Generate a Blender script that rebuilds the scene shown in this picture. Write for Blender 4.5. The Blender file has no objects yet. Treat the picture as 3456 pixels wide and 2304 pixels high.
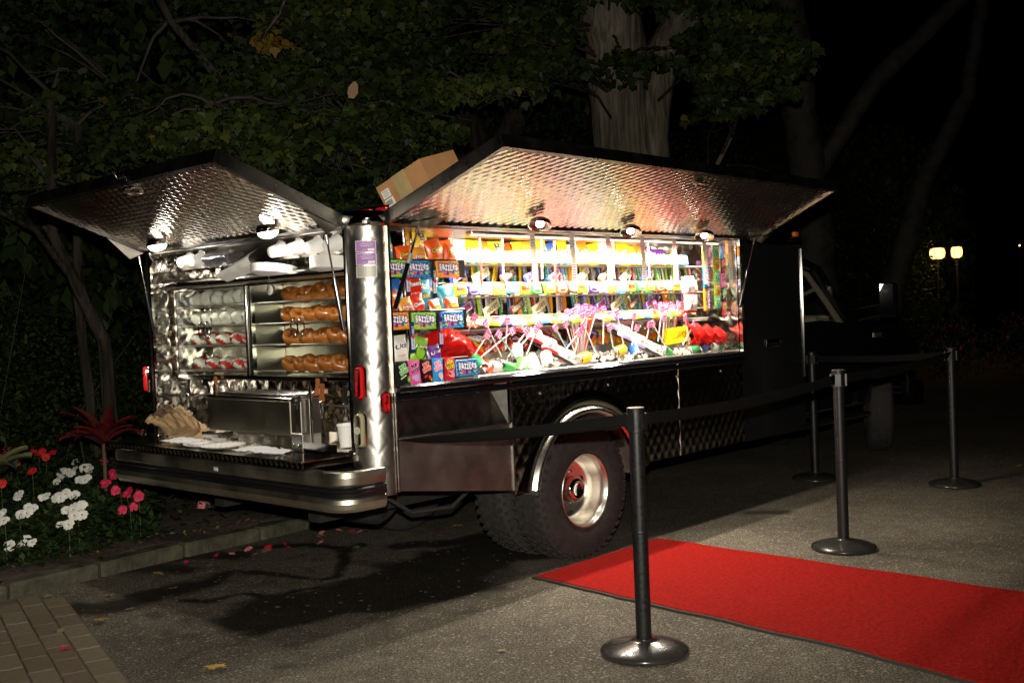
import bpy, math, random
import numpy as np
from mathutils import Vector as V, Matrix as M, Euler
rnd = random.Random(7)
S = bpy.context.scene
COL = S.collection
R = math.radians

# ---------------------------------------------------------------- camera
cam_d = bpy.data.cameras.new('camera')
cam = bpy.data.objects.new('camera', cam_d); COL.objects.link(cam)
cam_d.sensor_width = 36.0; cam_d.lens = 37.97; cam_d.clip_end = 400; cam_d.clip_start = 0.05
cam.matrix_world = M(((0.67899984, 0.04643249, -0.73266857, 0.0),
                      (-0.73304472, -0.01157437, -0.68008196, 0.0),
                      (-0.04005808, 0.99885437, 0.0261781, 1.38),
                      (0, 0, 0, 1)))
S.camera = cam

# ---------------------------------------------------------------- night sky
world = bpy.data.worlds.new('World'); S.world = world; world.use_nodes = True
wn = world.node_tree
sky = wn.nodes.new('ShaderNodeTexSky'); sky.sky_type = 'NISHITA'; sky.sun_disc = False
sky.sun_elevation = R(-6); sky.sun_rotation = R(200)
wn.links.new(sky.outputs[0], wn.nodes['Background'].inputs[0])
wn.nodes['Background'].inputs[1].default_value = 0.02

# ---------------------------------------------------------------- the photographer's flash, just above the lens
def spot(name, loc, direction, power, angle, blend, radius, color):
    d = bpy.data.lights.new(name, 'SPOT'); d.energy = power; d.spot_size = R(angle); d.spot_blend = blend
    d.shadow_soft_size = radius; d.color = color
    o = bpy.data.objects.new(name, d); COL.objects.link(o); o.location = loc
    o.rotation_euler = V(direction).to_track_quat('-Z', 'Y').to_euler()
    return o
spot('camera_flash', (0.0, 0.0, 1.55), (0.7200, 0.690, -0.02), 900, 84, 0.8, 0.025, (1.0, 0.93, 0.80))

SIDE_P, REAR_P, TUBE_P = 38, 13, 19                                # watts of the hatch lamps
S.view_settings.view_transform = 'Standard'; S.view_settings.look = 'None'
S.view_settings.exposure = 0.0; S.view_settings.gamma = 1.0
S.view_settings.use_curve_mapping = False
S.render.engine = 'CYCLES'
S.cycles.max_bounces = 10; S.cycles.glossy_bounces = 5; S.cycles.diffuse_bounces = 3
S.cycles.transparent_max_bounces = 12; S.cycles.transmission_bounces = 6
S.cycles.caustics_reflective = True; S.cycles.caustics_refractive = False
S.cycles.sample_clamp_indirect = 5.0; S.cycles.blur_glossy = 0.6
S.cycles.use_denoising = True

# ---------------------------------------------------------------- materials
MATS = {}
def mat(name, col, rough=.5, metal=0., coat=0., noise=0., nscale=20., bump=0., bscale=60., emis=0., spec=.5, sheen=0.):
    if name in MATS: return MATS[name]
    m = bpy.data.materials.new(name); m.use_nodes = True; nt = m.node_tree; L = nt.links
    b = nt.nodes['Principled BSDF']
    c = tuple(col) + (1,)
    b.inputs['Base Color'].default_value = c; b.inputs['Roughness'].default_value = rough
    b.inputs['Metallic'].default_value = metal; b.inputs['Coat Weight'].default_value = coat
    b.inputs['Coat Roughness'].default_value = .08
    b.inputs['Specular IOR Level'].default_value = spec
    b.inputs['Sheen Weight'].default_value = sheen
    if emis:
        b.inputs['Emission Color'].default_value = c; b.inputs['Emission Strength'].default_value = emis
    if noise or bump:
        tc = nt.nodes.new('ShaderNodeTexCoord')
    if noise:
        n = nt.nodes.new('ShaderNodeTexNoise'); n.inputs['Scale'].default_value = nscale; n.inputs['Detail'].default_value = 5
        L.new(tc.outputs['Object'], n.inputs['Vector'])
        r = nt.nodes.new('ShaderNodeMapRange'); r.inputs[1].default_value = .25; r.inputs[2].default_value = .75
        r.inputs[3].default_value = 1 - noise; r.inputs[4].default_value = 1 + noise
        L.new(n.outputs[0], r.inputs[0])
        mx = nt.nodes.new('ShaderNodeVectorMath'); mx.operation = 'SCALE'; mx.inputs[0].default_value = c[:3]
        L.new(r.outputs[0], mx.inputs['Scale']); L.new(mx.outputs[0], b.inputs['Base Color'])
        r2 = nt.nodes.new('ShaderNodeMapRange'); r2.inputs[1].default_value = .25; r2.inputs[2].default_value = .75
        r2.inputs[3].default_value = rough * (1 - noise * .6); r2.inputs[4].default_value = min(1, rough * (1 + noise))
        L.new(n.outputs[0], r2.inputs[0]); L.new(r2.outputs[0], b.inputs['Roughness'])
    if bump:
        n2 = nt.nodes.new('ShaderNodeTexNoise'); n2.inputs['Scale'].default_value = bscale; n2.inputs['Detail'].default_value = 4
        L.new(tc.outputs['Object'], n2.inputs['Vector'])
        bp = nt.nodes.new('ShaderNodeBump'); bp.inputs['Strength'].default_value = bump; bp.inputs['Distance'].default_value = .01
        L.new(n2.outputs[0], bp.inputs['Height']); L.new(bp.outputs[0], b.inputs['Normal'])
    MATS[name] = m
    return m

def hexc(h):
    o = []
    for i in (0, 2, 4):
        v = int(h[i:i + 2], 16) / 255
        o.append(v / 12.92 if v < .04045 else ((v + .055) / 1.055) ** 2.4)
    return tuple(o)
def ink(h, rough=.35, coat=0.3):                       # printed foil, paper or card in one colour
    return mat('ink_' + h + ('' if rough == .35 else '_r%d' % int(rough * 100)), hexc(h), rough, coat=coat)

STEEL = mat('polished_steel', (.62, .59, .54), .13, 1, noise=.12, nscale=6)
STEELB = mat('brushed_steel', (.55, .52, .47), .30, 1, noise=.15, nscale=9)
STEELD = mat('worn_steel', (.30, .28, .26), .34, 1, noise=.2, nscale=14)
CHROME = mat('chrome', (.8, .78, .74), .05, 1)
BLACKP = mat('black_gloss_paint', (.006, .006, .008), .12, coat=.5)
BLACKT = mat('black_trim', (.012, .012, .012), .35, noise=.2)
RUBBER = mat('rubber', (.022, .021, .020), .75, noise=.3, nscale=40, bump=.3, bscale=160)
SKINQ = mat('quilted_steel_skin', (.90, .83, .73), .16, 1, noise=.15, nscale=5)
POSTM = mat('brushed_quilted_post', (.56, .53, .48), .31, 1, noise=.18, nscale=7)
def glass(name, tint=(1, 1, 1), rough=.03, tintf=.03):
    m = bpy.data.materials.new(name); m.use_nodes = True; nt = m.node_tree; nt.nodes.clear(); L = nt.links
    o = nt.nodes.new('ShaderNodeOutputMaterial'); t = nt.nodes.new('ShaderNodeBsdfTransparent'); g = nt.nodes.new('ShaderNodeBsdfGlossy')
    t.inputs[0].default_value = tint + (1,); g.inputs['Roughness'].default_value = rough
    lw = nt.nodes.new('ShaderNodeLayerWeight'); lw.inputs[0].default_value = .5; f = nt.nodes.new('ShaderNodeMath'); f.operation = 'POWER'; f.inputs[1].default_value = 4.5; L.new(lw.outputs['Facing'], f.inputs[0])
    a = nt.nodes.new('ShaderNodeMath'); a.operation = 'ADD'; a.inputs[1].default_value = tintf
    mx = nt.nodes.new('ShaderNodeMixShader'); L.new(f.outputs[0], a.inputs[0]); L.new(a.outputs[0], mx.inputs[0])
    L.new(t.outputs[0], mx.inputs[1]); L.new(g.outputs[0], mx.inputs[2]); L.new(mx.outputs[0], o.inputs[0])
    MATS[name] = m; return m
GLASS = glass('clear_glass', (.93, .95, .93)); GLASSD = glass('cab_glass', (.85, .88, .86))
CLEARP = glass('clear_plastic', (.9, .9, .92), .12, .10)
def translucent(name, col, w=.5, rough=.25):
    m = bpy.data.materials.new(name); m.use_nodes = True; nt = m.node_tree; L = nt.links
    b = nt.nodes['Principled BSDF']; b.inputs['Base Color'].default_value = col + (1,); b.inputs['Roughness'].default_value = rough
    t = nt.nodes.new('ShaderNodeBsdfTranslucent'); t.inputs[0].default_value = col + (1,)
    mx = nt.nodes.new('ShaderNodeMixShader'); mx.inputs[0].default_value = w
    L.new(b.outputs[0], mx.inputs[1]); L.new(t.outputs[0], mx.inputs[2]); L.new(mx.outputs[0], nt.nodes['Material Output'].inputs[0])
    MATS[name] = m; return m

# ---------------------------------------------------------------- mesh helpers
class MB:
    def __init__(s): s.v = []; s.f = []; s.m = []; s.s = []
    def add(s, vs, fs, mi=0, sm=False, T=None):
        o = len(s.v)
        s.v += [tuple(T @ V(p)) if T else tuple(p) for p in vs]
        s.f += [tuple(i + o for i in f) for f in fs]
        s.m += ([mi] * len(fs) if isinstance(mi, int) else list(mi)); s.s += [sm] * len(fs)
        return s
    def box(s, c, d, mi=0, T=None, ch=0.):
        x, y, z = c; a, b, h = d[0] / 2, d[1] / 2, d[2] / 2
        if not ch:
            vs = [(x + i * a, y + j * b, z + k * h) for i in (-1, 1) for j in (-1, 1) for k in (-1, 1)]
            return s.add(vs, [(0, 1, 3, 2), (4, 6, 7, 5), (0, 4, 5, 1), (2, 3, 7, 6), (0, 2, 6, 4), (1, 5, 7, 3)], mi, False, T)
        vs = []; fs = []
        for k, q in ((-h, ch), (-h + ch, 0), (h - ch, 0), (h, ch)):
            aa, bb = a - q, b - q; c2 = ch
            for px, py in ((-aa + c2, -bb), (aa - c2, -bb), (aa, -bb + c2), (aa, bb - c2), (aa - c2, bb), (-aa + c2, bb), (-aa, bb - c2), (-aa, -bb + c2)):
                vs.append((x + px, y + py, z + k))
        for r in range(3):
            for i in range(8): fs.append((r * 8 + i, r * 8 + (i + 1) % 8, r * 8 + 8 + (i + 1) % 8, r * 8 + 8 + i))
        fs += [tuple(range(7, -1, -1)), tuple(range(24, 32))]
        return s.add(vs, fs, mi, False, T)
    def tube(s, pts, r, n=8, mi=0, caps=True, T=None, sm=True):
        pts = [V(p) for p in pts]; rs = r if isinstance(r, (list, tuple)) else [r] * len(pts)
        vs = []; fs = []; up = None
        for i, p in enumerate(pts):
            d = (pts[min(i + 1, len(pts) - 1)] - pts[max(i - 1, 0)]).normalized()
            if up is None: up = V((0, 0, 1)) if abs(d.z) < .9 else V((1, 0, 0))
            a = d.cross(up).normalized(); b = d.cross(a).normalized(); up = -b if b.dot(up) < 0 else b
            a = d.cross(up).normalized(); b = up
            for k in range(n):
                t = 2 * math.pi * k / n; vs.append(p + a * math.cos(t) * rs[i] + b * math.sin(t) * rs[i])
        for i in range(len(pts) - 1):
            for k in range(n): fs.append((i * n + k, i * n + (k + 1) % n, i * n + n + (k + 1) % n, i * n + n + k))
        s.add(vs, fs, mi, sm, T)
        if caps:
            s.add(vs[:n], [tuple(range(n - 1, -1, -1))], mi, False, T); s.add(vs[-n:], [tuple(range(n))], mi, False, T)
        return s
    def lathe(s, prof, n=24, mi=0, T=None, sm=True, a0=0., a1=2 * math.pi):
        full = abs(a1 - a0 - 2 * math.pi) < 1e-6; cnt = n if full else n + 1; vs = []; fs = []; ms = []
        for r, z in prof:
            for k in range(cnt):
                t = a0 + (a1 - a0) * k / n; vs.append((r * math.cos(t), r * math.sin(t), z))
        for i in range(len(prof) - 1):
            for k in range(n):
                k2 = (k + 1) % cnt; fs.append((i * cnt + k, i * cnt + k2, (i + 1) * cnt + k2, (i + 1) * cnt + k))
                ms.append(mi if isinstance(mi, int) else mi[i])
        return s.add(vs, fs, ms, sm, T)
    def grid(s, fn, nu, nv, mi=0, sm=True, T=None):
        vs = [fn(i / nu, j / nv) for j in range(nv + 1) for i in range(nu + 1)]
        fs = [(j * (nu + 1) + i, j * (nu + 1) + i + 1, (j + 1) * (nu + 1) + i + 1, (j + 1) * (nu + 1) + i) for j in range(nv) for i in range(nu)]
        return s.add(vs, fs, mi if isinstance(mi, int) else [mi(i / nu, j / nv) for j in range(nv) for i in range(nu)], sm, T)
    def mesh(s, name, mats):
        me = bpy.data.meshes.new(name); me.from_pydata(s.v, [], s.f)
        for m in (mats if isinstance(mats, (list, tuple)) else [mats]): me.materials.append(m)
        me.polygons.foreach_set('material_index', s.m); me.polygons.foreach_set('use_smooth', s.s)
        me.update(); return me
    def build(s, name, mats, parent=None, **k): return link(name, s.mesh(name, mats), parent, **k)

def link(name, me, parent=None, world=True, loc=None, rot=None):
    o = bpy.data.objects.new(name, me); COL.objects.link(o)
    if loc is not None: o.location = loc
    if rot is not None: o.rotation_euler = rot
    if parent is not None:
        o.parent = parent
        if world and parent.type == 'EMPTY': o.matrix_parent_inverse = M.Translation(-V(parent.location))
    return o
USED = {}
def props(o, label, cat, group=None, kind=None):
    if label: o['label'] = label
    if cat: o['category'] = cat
    if group: o['group'] = group
    if kind: o['kind'] = kind
    if label:
        if len(label.split()) > 16 or len(label.split()) < 4: print('LONG', len(label.split()), label)
        if label in USED and USED[label] != group: print('DUPLICATE LABEL', label)
        USED[label] = group
    return o
def thing(name, label, cat, loc=(0, 0, 0), rot=(0, 0, 0), group=None):
    o = bpy.data.objects.new(name, None); COL.objects.link(o); o.empty_display_size = .1
    o.location = loc; o.rotation_euler = rot
    return props(o, label, cat, group)
def dup(src, loc, rot, label, group=None, scale=None):
    r = src.copy(); COL.objects.link(r); r.location = loc; r.rotation_euler = rot
    if scale: r.scale = scale
    r['label'] = label; USED[label] = group
    if group: r['group'] = group
    for ch in list(src.children):
        c = ch.copy(); COL.objects.link(c); c.parent = r
        for g in ch.children:
            d = g.copy(); COL.objects.link(d); d.parent = c
    return r
def align(direction, loc=(0, 0, 0)):
    return M.Translation(V(loc)) @ V(direction).to_track_quat('Z', 'Y').to_matrix().to_4x4()
def quilt(u, v, cu, cv, dep):                          # height of the pressed diamond quilting
    p = math.sin(math.pi * (u / cu + v / cv)); q = math.sin(math.pi * (u / cu - v / cv))
    if dep < .0022: return dep * min(1, 4.5 * min(abs(p), abs(q)))   # flat sheet with narrow pressed creases
    return dep * (abs(p) * abs(q)) ** .55
def sheet(mb, P, U, W, w, h, N, cu=.075, cv=.095, dep=.0035, res=.012, mi=0, hole=None):
    P, U, W, N = V(P), V(U), V(W), V(N); nu = max(1, int(w / res)); nv = max(1, int(h / res))
    o = len(mb.v)
    for j in range(nv + 1):
        for i in range(nu + 1):
            a, b = w * i / nu, h * j / nv
            mb.v.append(tuple(P + U * a + W * b + N * quilt(a, b, cu, cv, dep)))
    for j in range(nv):
        for i in range(nu):
            if hole and hole(w * (i + .5) / nu, h * (j + .5) / nv): continue
            k = o + j * (nu + 1) + i
            mb.f.append((k, k + 1, k + nu + 2, k + nu + 1)); mb.m.append(mi); mb.s.append(True)
    return mb

# ---------------------------------------------------------------- flat print: words and shapes laid on a surface
TXT = {}
def text2d(body, off=0., shear=0.):
    k = (body, off, shear)
    if k in TXT: return TXT[k]
    c = bpy.data.curves.new('t', 'FONT'); c.body = body; c.size = 1; c.resolution_u = 2; c.offset = off; c.shear = shear
    c.align_x = 'CENTER'; c.space_character = .96
    o = bpy.data.objects.new('t', c); COL.objects.link(o)
    me = bpy.data.meshes.new_from_object(o.evaluated_get(bpy.context.evaluated_depsgraph_get()))
    v = [(p.co.x, p.co.y) for p in me.vertices]; f = [tuple(p.vertices) for p in me.polygons]
    bpy.data.objects.remove(o); bpy.data.curves.remove(c); bpy.data.meshes.remove(me)
    x0, x1 = min(p[0] for p in v), max(p[0] for p in v); y0, y1 = min(p[1] for p in v), max(p[1] for p in v)
    v = [(p[0] - (x0 + x1) / 2, p[1] - (y0 + y1) / 2) for p in v]
    TXT[k] = (v, f, x1 - x0, y1 - y0); return TXT[k]
class Print:
    def __init__(s, surf=None): s.v = []; s.f = []; s.m = []; s.mats = []; s.surf = surf or (lambda x, z: 0.); s.l = 0
    def _m(s, m):
        if m not in s.mats: s.mats.append(m)
        return s.mats.index(m)
    def poly(s, pts, m, faces=None):
        s.l += 1; o = len(s.v)
        s.v += [(x, -(s.surf(x, z) + .0008 + .00035 * s.l), z) for x, z in pts]
        fs = faces or [tuple(range(len(pts)))]
        s.f += [tuple(i + o for i in f) for f in fs]; s.m += [s._m(m)] * len(fs); return s
    def text(s, body, cx, cz, w, h, m, rot=0., off=0., shear=0., ref=None):
        v, f, tw, th = text2d(body, off, shear)
        if ref: _, _, tw, th = text2d(body, ref, shear)
        sx, sz = w / tw, h / th; c, n = math.cos(rot), math.sin(rot)
        return s.poly([(cx + (x * sx) * c - (z * sz) * n, cz + (x * sx) * n + (z * sz) * c) for x, z in v], m, f)
    def outlined(s, body, cx, cz, w, h, m, mo, rot=0., shear=0., off=.02, o2=.06):
        s.text(body, cx, cz, w, h, mo, rot, off + o2, shear, ref=off); return s.text(body, cx, cz, w, h, m, rot, off, shear, ref=off)
    def rect(s, cx, cz, w, h, m, rot=0., n=1):
        c, q = math.cos(rot), math.sin(rot); P = []; F = []
        for i in range(n + 1):
            x = -w / 2 + w * i / n
            for z in (-h / 2, h / 2): P.append((cx + x * c - z * q, cz + x * q + z * c))
        for i in range(n): F.append((2 * i, 2 * i + 2, 2 * i + 3, 2 * i + 1))
        return s.poly(P, m, F)
    def oval(s, cx, cz, a, b, m, n=12, rot=0.):
        c, q = math.cos(rot), math.sin(rot)
        return s.poly([(cx + a * math.cos(t) * c - b * math.sin(t) * q, cz + a * math.cos(t) * q + b * math.sin(t) * c) for t in [2 * math.pi * k / n for k in range(n)]], m)
    def mesh(s, name):
        me = bpy.data.meshes.new(name); me.from_pydata(s.v, [], s.f)
        for m in s.mats: me.materials.append(m)
        me.polygons.foreach_set('material_index', s.m); me.update(); return me
    def build(s, name, parent, world=False, T=None):
        me = s.mesh(name)
        if T is not None: me.transform(T)
        return link(name, me, parent, world=world)

# ================================================================ THE GROUND
def asphalt_mat():
    m = bpy.data.materials.new('old_asphalt'); m.use_nodes = True; nt = m.node_tree; L = nt.links; N = nt.nodes.new
    b = nt.nodes['Principled BSDF']; tc = N('ShaderNodeTexCoord')
    def noise(sc, det=4):
        n = N('ShaderNodeTexNoise'); n.inputs['Scale'].default_value = sc; n.inputs['Detail'].default_value = det
        L.new(tc.outputs['Object'], n.inputs['Vector']); return n
    n1 = noise(1.3, 6); n2 = noise(170, 2); n3 = noise(9, 5)
    cr = N('ShaderNodeValToRGB'); cr.color_ramp.elements[0].position = .3; cr.color_ramp.elements[0].color = (.084, .072, .054, 1)
    cr.color_ramp.elements[1].position = .72; cr.color_ramp.elements[1].color = (.138, .119, .090, 1)
    L.new(n1.outputs[0], cr.inputs[0])
    def mul(a, f, lo, hi, p0=.35, p1=.65):
        r = N('ShaderNodeMapRange'); r.inputs[1].default_value = p0; r.inputs[2].default_value = p1; r.inputs[3].default_value = lo; r.inputs[4].default_value = hi
        L.new(f, r.inputs[0]); v = N('ShaderNodeVectorMath'); v.operation = 'SCALE'; L.new(a, v.inputs[0]); L.new(r.outputs[0], v.inputs['Scale']); return v.outputs[0]
    c = mul(cr.outputs[0], n2.outputs[0], .35, 1.7); c = mul(c, noise(85, 3).outputs[0], .55, 1.5); c = mul(c, n3.outputs[0], .85, 1.15)
    # pale chips of stone worn clean
    def chips(a, scale, thr, size, col):
        vo = N('ShaderNodeTexVoronoi'); vo.inputs['Scale'].default_value = scale; L.new(tc.outputs['Object'], vo.inputs['Vector'])
        sp = N('ShaderNodeSeparateColor'); L.new(vo.outputs['Color'], sp.inputs[0])
        g = N('ShaderNodeMath'); g.operation = 'GREATER_THAN'; g.inputs[1].default_value = thr; L.new(sp.outputs[0], g.inputs[0])
        l = N('ShaderNodeMath'); l.operation = 'LESS_THAN'; l.inputs[1].default_value = size; L.new(vo.outputs['Distance'], l.inputs[0])
        k = N('ShaderNodeMath'); k.operation = 'MULTIPLY'; L.new(g.outputs[0], k.inputs[0]); L.new(l.outputs[0], k.inputs[1])
        mx = N('ShaderNodeMix'); mx.data_type = 'RGBA'; L.new(k.outputs[0], mx.inputs[0]); L.new(a, mx.inputs[6]); mx.inputs[7].default_value = col + (1,)
        return mx.outputs[2]
    c = chips(c, 34, .66, .24, (.30, .27, .21)); c = chips(c, 75, .70, .34, (.25, .225, .18))
    at = N('ShaderNodeAttribute'); at.attribute_name = 'wet'
    w = N('ShaderNodeMapRange'); w.inputs[3].default_value = 1; w.inputs[4].default_value = .22; L.new(at.outputs['Fac'], w.inputs[0])
    v = N('ShaderNodeVectorMath'); v.operation = 'SCALE'; L.new(c, v.inputs[0]); L.new(w.outputs[0], v.inputs['Scale'])
    c = chips(v.outputs[0], 24, .86, .24, (.22, .20, .17))
    c = mul(c, noise(.45, 3).outputs[0], .72, 1.2, .3, .7)
    L.new(c, b.inputs['Base Color']); b.inputs['Specular IOR Level'].default_value = .22
    rr = N('ShaderNodeMapRange'); rr.inputs[3].default_value = .88; rr.inputs[4].default_value = .55; L.new(at.outputs['Fac'], rr.inputs[0]); L.new(rr.outputs[0], b.inputs['Roughness'])
    bp = N('ShaderNodeBump'); bp.inputs['Strength'].default_value = .5; bp.inputs['Distance'].default_value = .006
    L.new(n2.outputs[0], bp.inputs['Height']); L.new(bp.outputs[0], b.inputs['Normal'])
    return m
ASPH = asphalt_mat()
MB().grid(lambda u, v: (-60 + 180 * u, -60 + 160 * v, -.012), 2, 2).build('driveway_beyond', ASPH)['kind'] = 'structure'
# near part, with the damp stains and cracks recorded as a mask per vertex
nx, ny = 330, 250; gx = np.linspace(.8, 9.8, nx); gy = np.linspace(-.2, 6.35, ny); X, Y = np.meshgrid(gx, gy)
wet = np.zeros_like(X)
def fn(seed, sc):
    r = np.random.RandomState(seed); o = np.zeros_like(X)
    for k in range(14):
        a = r.uniform(0, 6.28); f = sc * r.uniform(.5, 2.4); o += np.sin((X * math.cos(a) + Y * math.sin(a)) * f + r.uniform(0, 6.28)) / 14 * 2
    return o
na, nb = fn(3, 9), fn(5, 26)
def stain(pts, r, soft, k=1.):
    global wet
    d = np.full_like(X, 9.)
    for (x0, y0), (x1, y1) in zip(pts[:-1], pts[1:]):
        dx, dy = x1 - x0, y1 - y0; t = np.clip(((X - x0) * dx + (Y - y0) * dy) / max(dx * dx + dy * dy, 1e-9), 0, 1)
        d = np.minimum(d, np.hypot(X - x0 - t * dx, Y - y0 - t * dy))
    d = d + na * r * .5 + nb * (.010 + min(r * .3, .03))
    wet = np.maximum(wet, k * np.clip((r - d) / soft + .5, 0, 1))
stain([(3.31, 5.28), (3.36, 5.18), (3.43, 4.91), (3.47, 4.7), (3.54, 4.66), (3.7, 4.8), (3.83, 4.94), (4.03, 5.17), (4.17, 5.19)], .035, .03)
stain([(3.73, 5.74), (3.99, 5.48), (4.03, 5.22), (4.0, 5.12)], .05, .04)
stain([(2.8, 4.95), (2.87, 4.81), (3.06, 4.81), (3.09, 4.67), (3.15, 4.56), (3.25, 4.61), (3.37, 4.56)], .03, .03)
stain([(3.31, 5.28), (3.14, 5.2), (2.97, 5.15)], .05, .05); stain([(2.97, 5.15), (2.78, 5.16), (2.5, 5.12), (2.3, 5.3)], .13, .1)
stain([(2.88, 4.3), (3.18, 4.26), (3.54, 4.18), (4.01, 4.16), (4.65, 4.3)], .24, .09); stain([(3.1, 4.3), (3.9, 4.1)], .30, .12)
stain([(3.5, 4.4), (4.3, 4.5), (4.9, 4.6)], .20, .08)
stain([(4.32, 4.96), (4.49, 4.74)], .09, .05); stain([(3.03, 5.83), (3.15, 5.56)], .10, .08); stain([(3.32, 5.91), (3.56, 5.63)], .10, .08)
stain([(2.25, 4.05), (2.44, 4.14), (2.57, 4.05), (2.65, 3.93), (2.64, 3.68)], .015, .03, .5)
stain([(3.14, 3.31), (3.14, 3.3)], .035, .03, .7); stain([(3.24, 3.26), (3.24, 3.25)], .025, .03, .7); stain([(2.47, 3.65), (2.51, 3.62)], .02, .03, .6)
stain([(6.27, 3.71), (6.36, 3.55)], .07, .06, .8)
wet = np.maximum(wet, .5 * np.clip((na * nb * 4 - .35), 0, 1) * (X < 4.2) * (Y > 3.4))
Z = np.zeros_like(X) + .002 * na
me = bpy.data.meshes.new('driveway'); vv = np.stack([X, Y, Z * 0], -1).reshape(-1, 3)
idx = np.arange(nx * ny).reshape(ny, nx); ff = np.stack([idx[:-1, :-1], idx[:-1, 1:], idx[1:, 1:], idx[1:, :-1]], -1).reshape(-1, 4)
me.from_pydata(vv.tolist(), [], ff.tolist()); me.materials.append(ASPH)
at = me.attributes.new('wet', 'FLOAT', 'POINT'); at.data.foreach_set('value', wet.reshape(-1).astype(np.float32))
link('driveway', me)['kind'] = 'structure'

# brick pavers at the lower left, each one laid with a joint
PAV = [mat('paver_%d' % i, c, .9, noise=.25, nscale=50, bump=.5, bscale=200) for i, c in enumerate([(.17, .135, .085), (.15, .11, .07), (.19, .15, .10)])]
joint = MB().grid(lambda u, v: (.4 + 2.1 * u, 2.6 + 3.15 * v, .001), 1, 1)
path_pts = [(.2, 2.7), (1.75, 3.0), (2.02, 4.0), (2.46, 5.5), (2.22, 5.80), (.2, 5.55)]
pb = MB().add([(x, y, .004) for x, y in path_pts], [tuple(range(6))]); bed = pb.build('paved_path', mat('path_sand', (.10, .085, .055), .95)); bed['kind'] = 'structure'
def inside(x, y):
    c = False
    for (x0, y0), (x1, y1) in zip(path_pts, path_pts[1:] + path_pts[:1]):
        if (y0 > y) != (y1 > y) and x < (x1 - x0) * (y - y0) / (y1 - y0) + x0: c = not c
    return c
bms = [MB().box((0, 0, 0), (.206, .101, .03), 0, None, .003).mesh('brick', p) for p in PAV]
ang = math.atan2(1.5, .44); E0 = V((2.02, 4.0)); ev = V((.44, 1.5)).normalized(); nv_ = V((-ev.y, ev.x))
for r in range(0, 13):
    for q in range(-9, 12):
        c = E0 + nv_ * (.058 + r * .107) + ev * (q * .212 + (r % 2) * .106)
        x, y = c
        if not all(inside(x + dx, y + dy) for dx, dy in ((-.05, -.05), (.03, -.05), (.03, .06), (-.05, .06))) or y < 3.2 or x < 1.0: continue
        o = link('brick', rnd.choice(bms), bed, loc=(x, y, -.003 + rnd.uniform(-.0015, .0015)), rot=(rnd.uniform(-.008, .008), rnd.uniform(-.008, .008), ang + rnd.uniform(-.012, .012)))

# granite kerb stones and the soil behind
KERB = mat('kerb_stone', (.075, .070, .045), .95, noise=.6, nscale=9, bump=1., bscale=30)
kp = [(-2.0, 5.2), (1.2, 5.50), (1.95, 5.68), (2.7, 5.79), (3.35, 5.84), (4.1, 5.87), (5.0, 5.98), (6.0, 6.12), (7.2, 6.35), (8.6, 6.7), (10, 7.1), (12, 7.7)]
kd = thing('stone_kerb', 'low mossy stone kerb along the edge of the flower bed', 'kerb', (4, 5.9, 0))
def along(t):
    i = min(int(t), len(kp) - 2); f = t - i; return V((kp[i][0] * (1 - f) + kp[i + 1][0] * f, kp[i][1] * (1 - f) + kp[i + 1][1] * f, 0))
t = 1.0
while t < len(kp) - 1.05:
    a = along(t); d = V((1, .1, 0)); step = .55 / max((along(min(t + .5, len(kp) - 1.01)) - a).length * 2, .3)
    b = along(min(t + step, len(kp) - 1.02)); t += step; d = b - a; L_ = d.length - .012
    q = MB(); ang2 = math.atan2(d.y, d.x); c = (a + b) / 2
    q.box((0, .06, .025), (L_, .12, .115), 0, None, .014)
    q.build('kerb_stone', KERB, kd, world=False, loc=(c.x - 4, c.y - 5.9, 0), rot=(rnd.uniform(-.03, .03), rnd.uniform(-.01, .01), ang2 + rnd.uniform(-.01, .01)))
SOIL = mat('bed_soil', (.045, .033, .022), .95, noise=.5, nscale=30, bump=1., bscale=45)
def soil(u, v):
    p = along(u * (len(kp) - 1.01)); y = p.y + .115 + v * v * 14
    h = .065 + .02 * math.sin(p.x * 7 + y * 5) + min(v * 14, 2.2) * .03 + .25 * max(0, v * v * 14 - 4) * .3
    return (p.x, y, h)
MB().grid(soil, 120, 60).build('flower_bed', SOIL)['kind'] = 'structure'

# ---------------------------------------------------------------- red carpet
def carpet_mat():
    m = mat('red_carpet_pile', (.38, .016, .012), .98, noise=.45, nscale=55, bump=1., bscale=260, spec=.05); return m
cp = [(4.121, 3.752), (5.245, 3.748), (5.16, 1.3), (5.10, .2), (3.74, .2), (3.85, 1.45), (3.95, 1.91), (4.036, 2.908)]
_c = []; _r = random.Random(12)
for (x0, y0), (x1, y1) in zip(cp, cp[1:] + cp[:1]):
    m = max(1, int(math.hypot(x1 - x0, y1 - y0) / .12))
    for k in range(m): t_ = k / m; j = .004 if k else 0; _c.append((x0 + (x1 - x0) * t_ + _r.uniform(-j, j) + .008 * math.sin(6 * y0 * t_), y0 + (y1 - y0) * t_ + _r.uniform(-j, j)))
cp = _c
car = thing('red_carpet', 'long red carpet runner with dark edging lying before the rear wheel', 'carpet', (4.5, 2, 0))
q = MB(); n = len(cp)
for (z0, z1, ins, mi) in ((.001, .011, .0, 0),):
    q.add([(x, y, z1) for x, y in cp] + [(x, y, z0) for x, y in cp], [tuple(range(n - 1, -1, -1))] + [(i, (i + 1) % n, n + (i + 1) % n, n + i) for i in range(n)])
q.build('backing', mat('carpet_edge', (.035, .028, .022), .85), car)
cx_, cy_ = 4.58, 2.0
q = MB(); ci = [(x + (.016 if x < cx_ else -.016), y + (.016 if y < cy_ else -.016)) for x, y in cp]
q.add([(x, y, .015) for x, y in ci] + [(x, y, .008) for x, y in ci], [tuple(range(n - 1, -1, -1))] + [(i, (i + 1) % n, n + (i + 1) % n, n + i) for i in range(n)])
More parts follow.
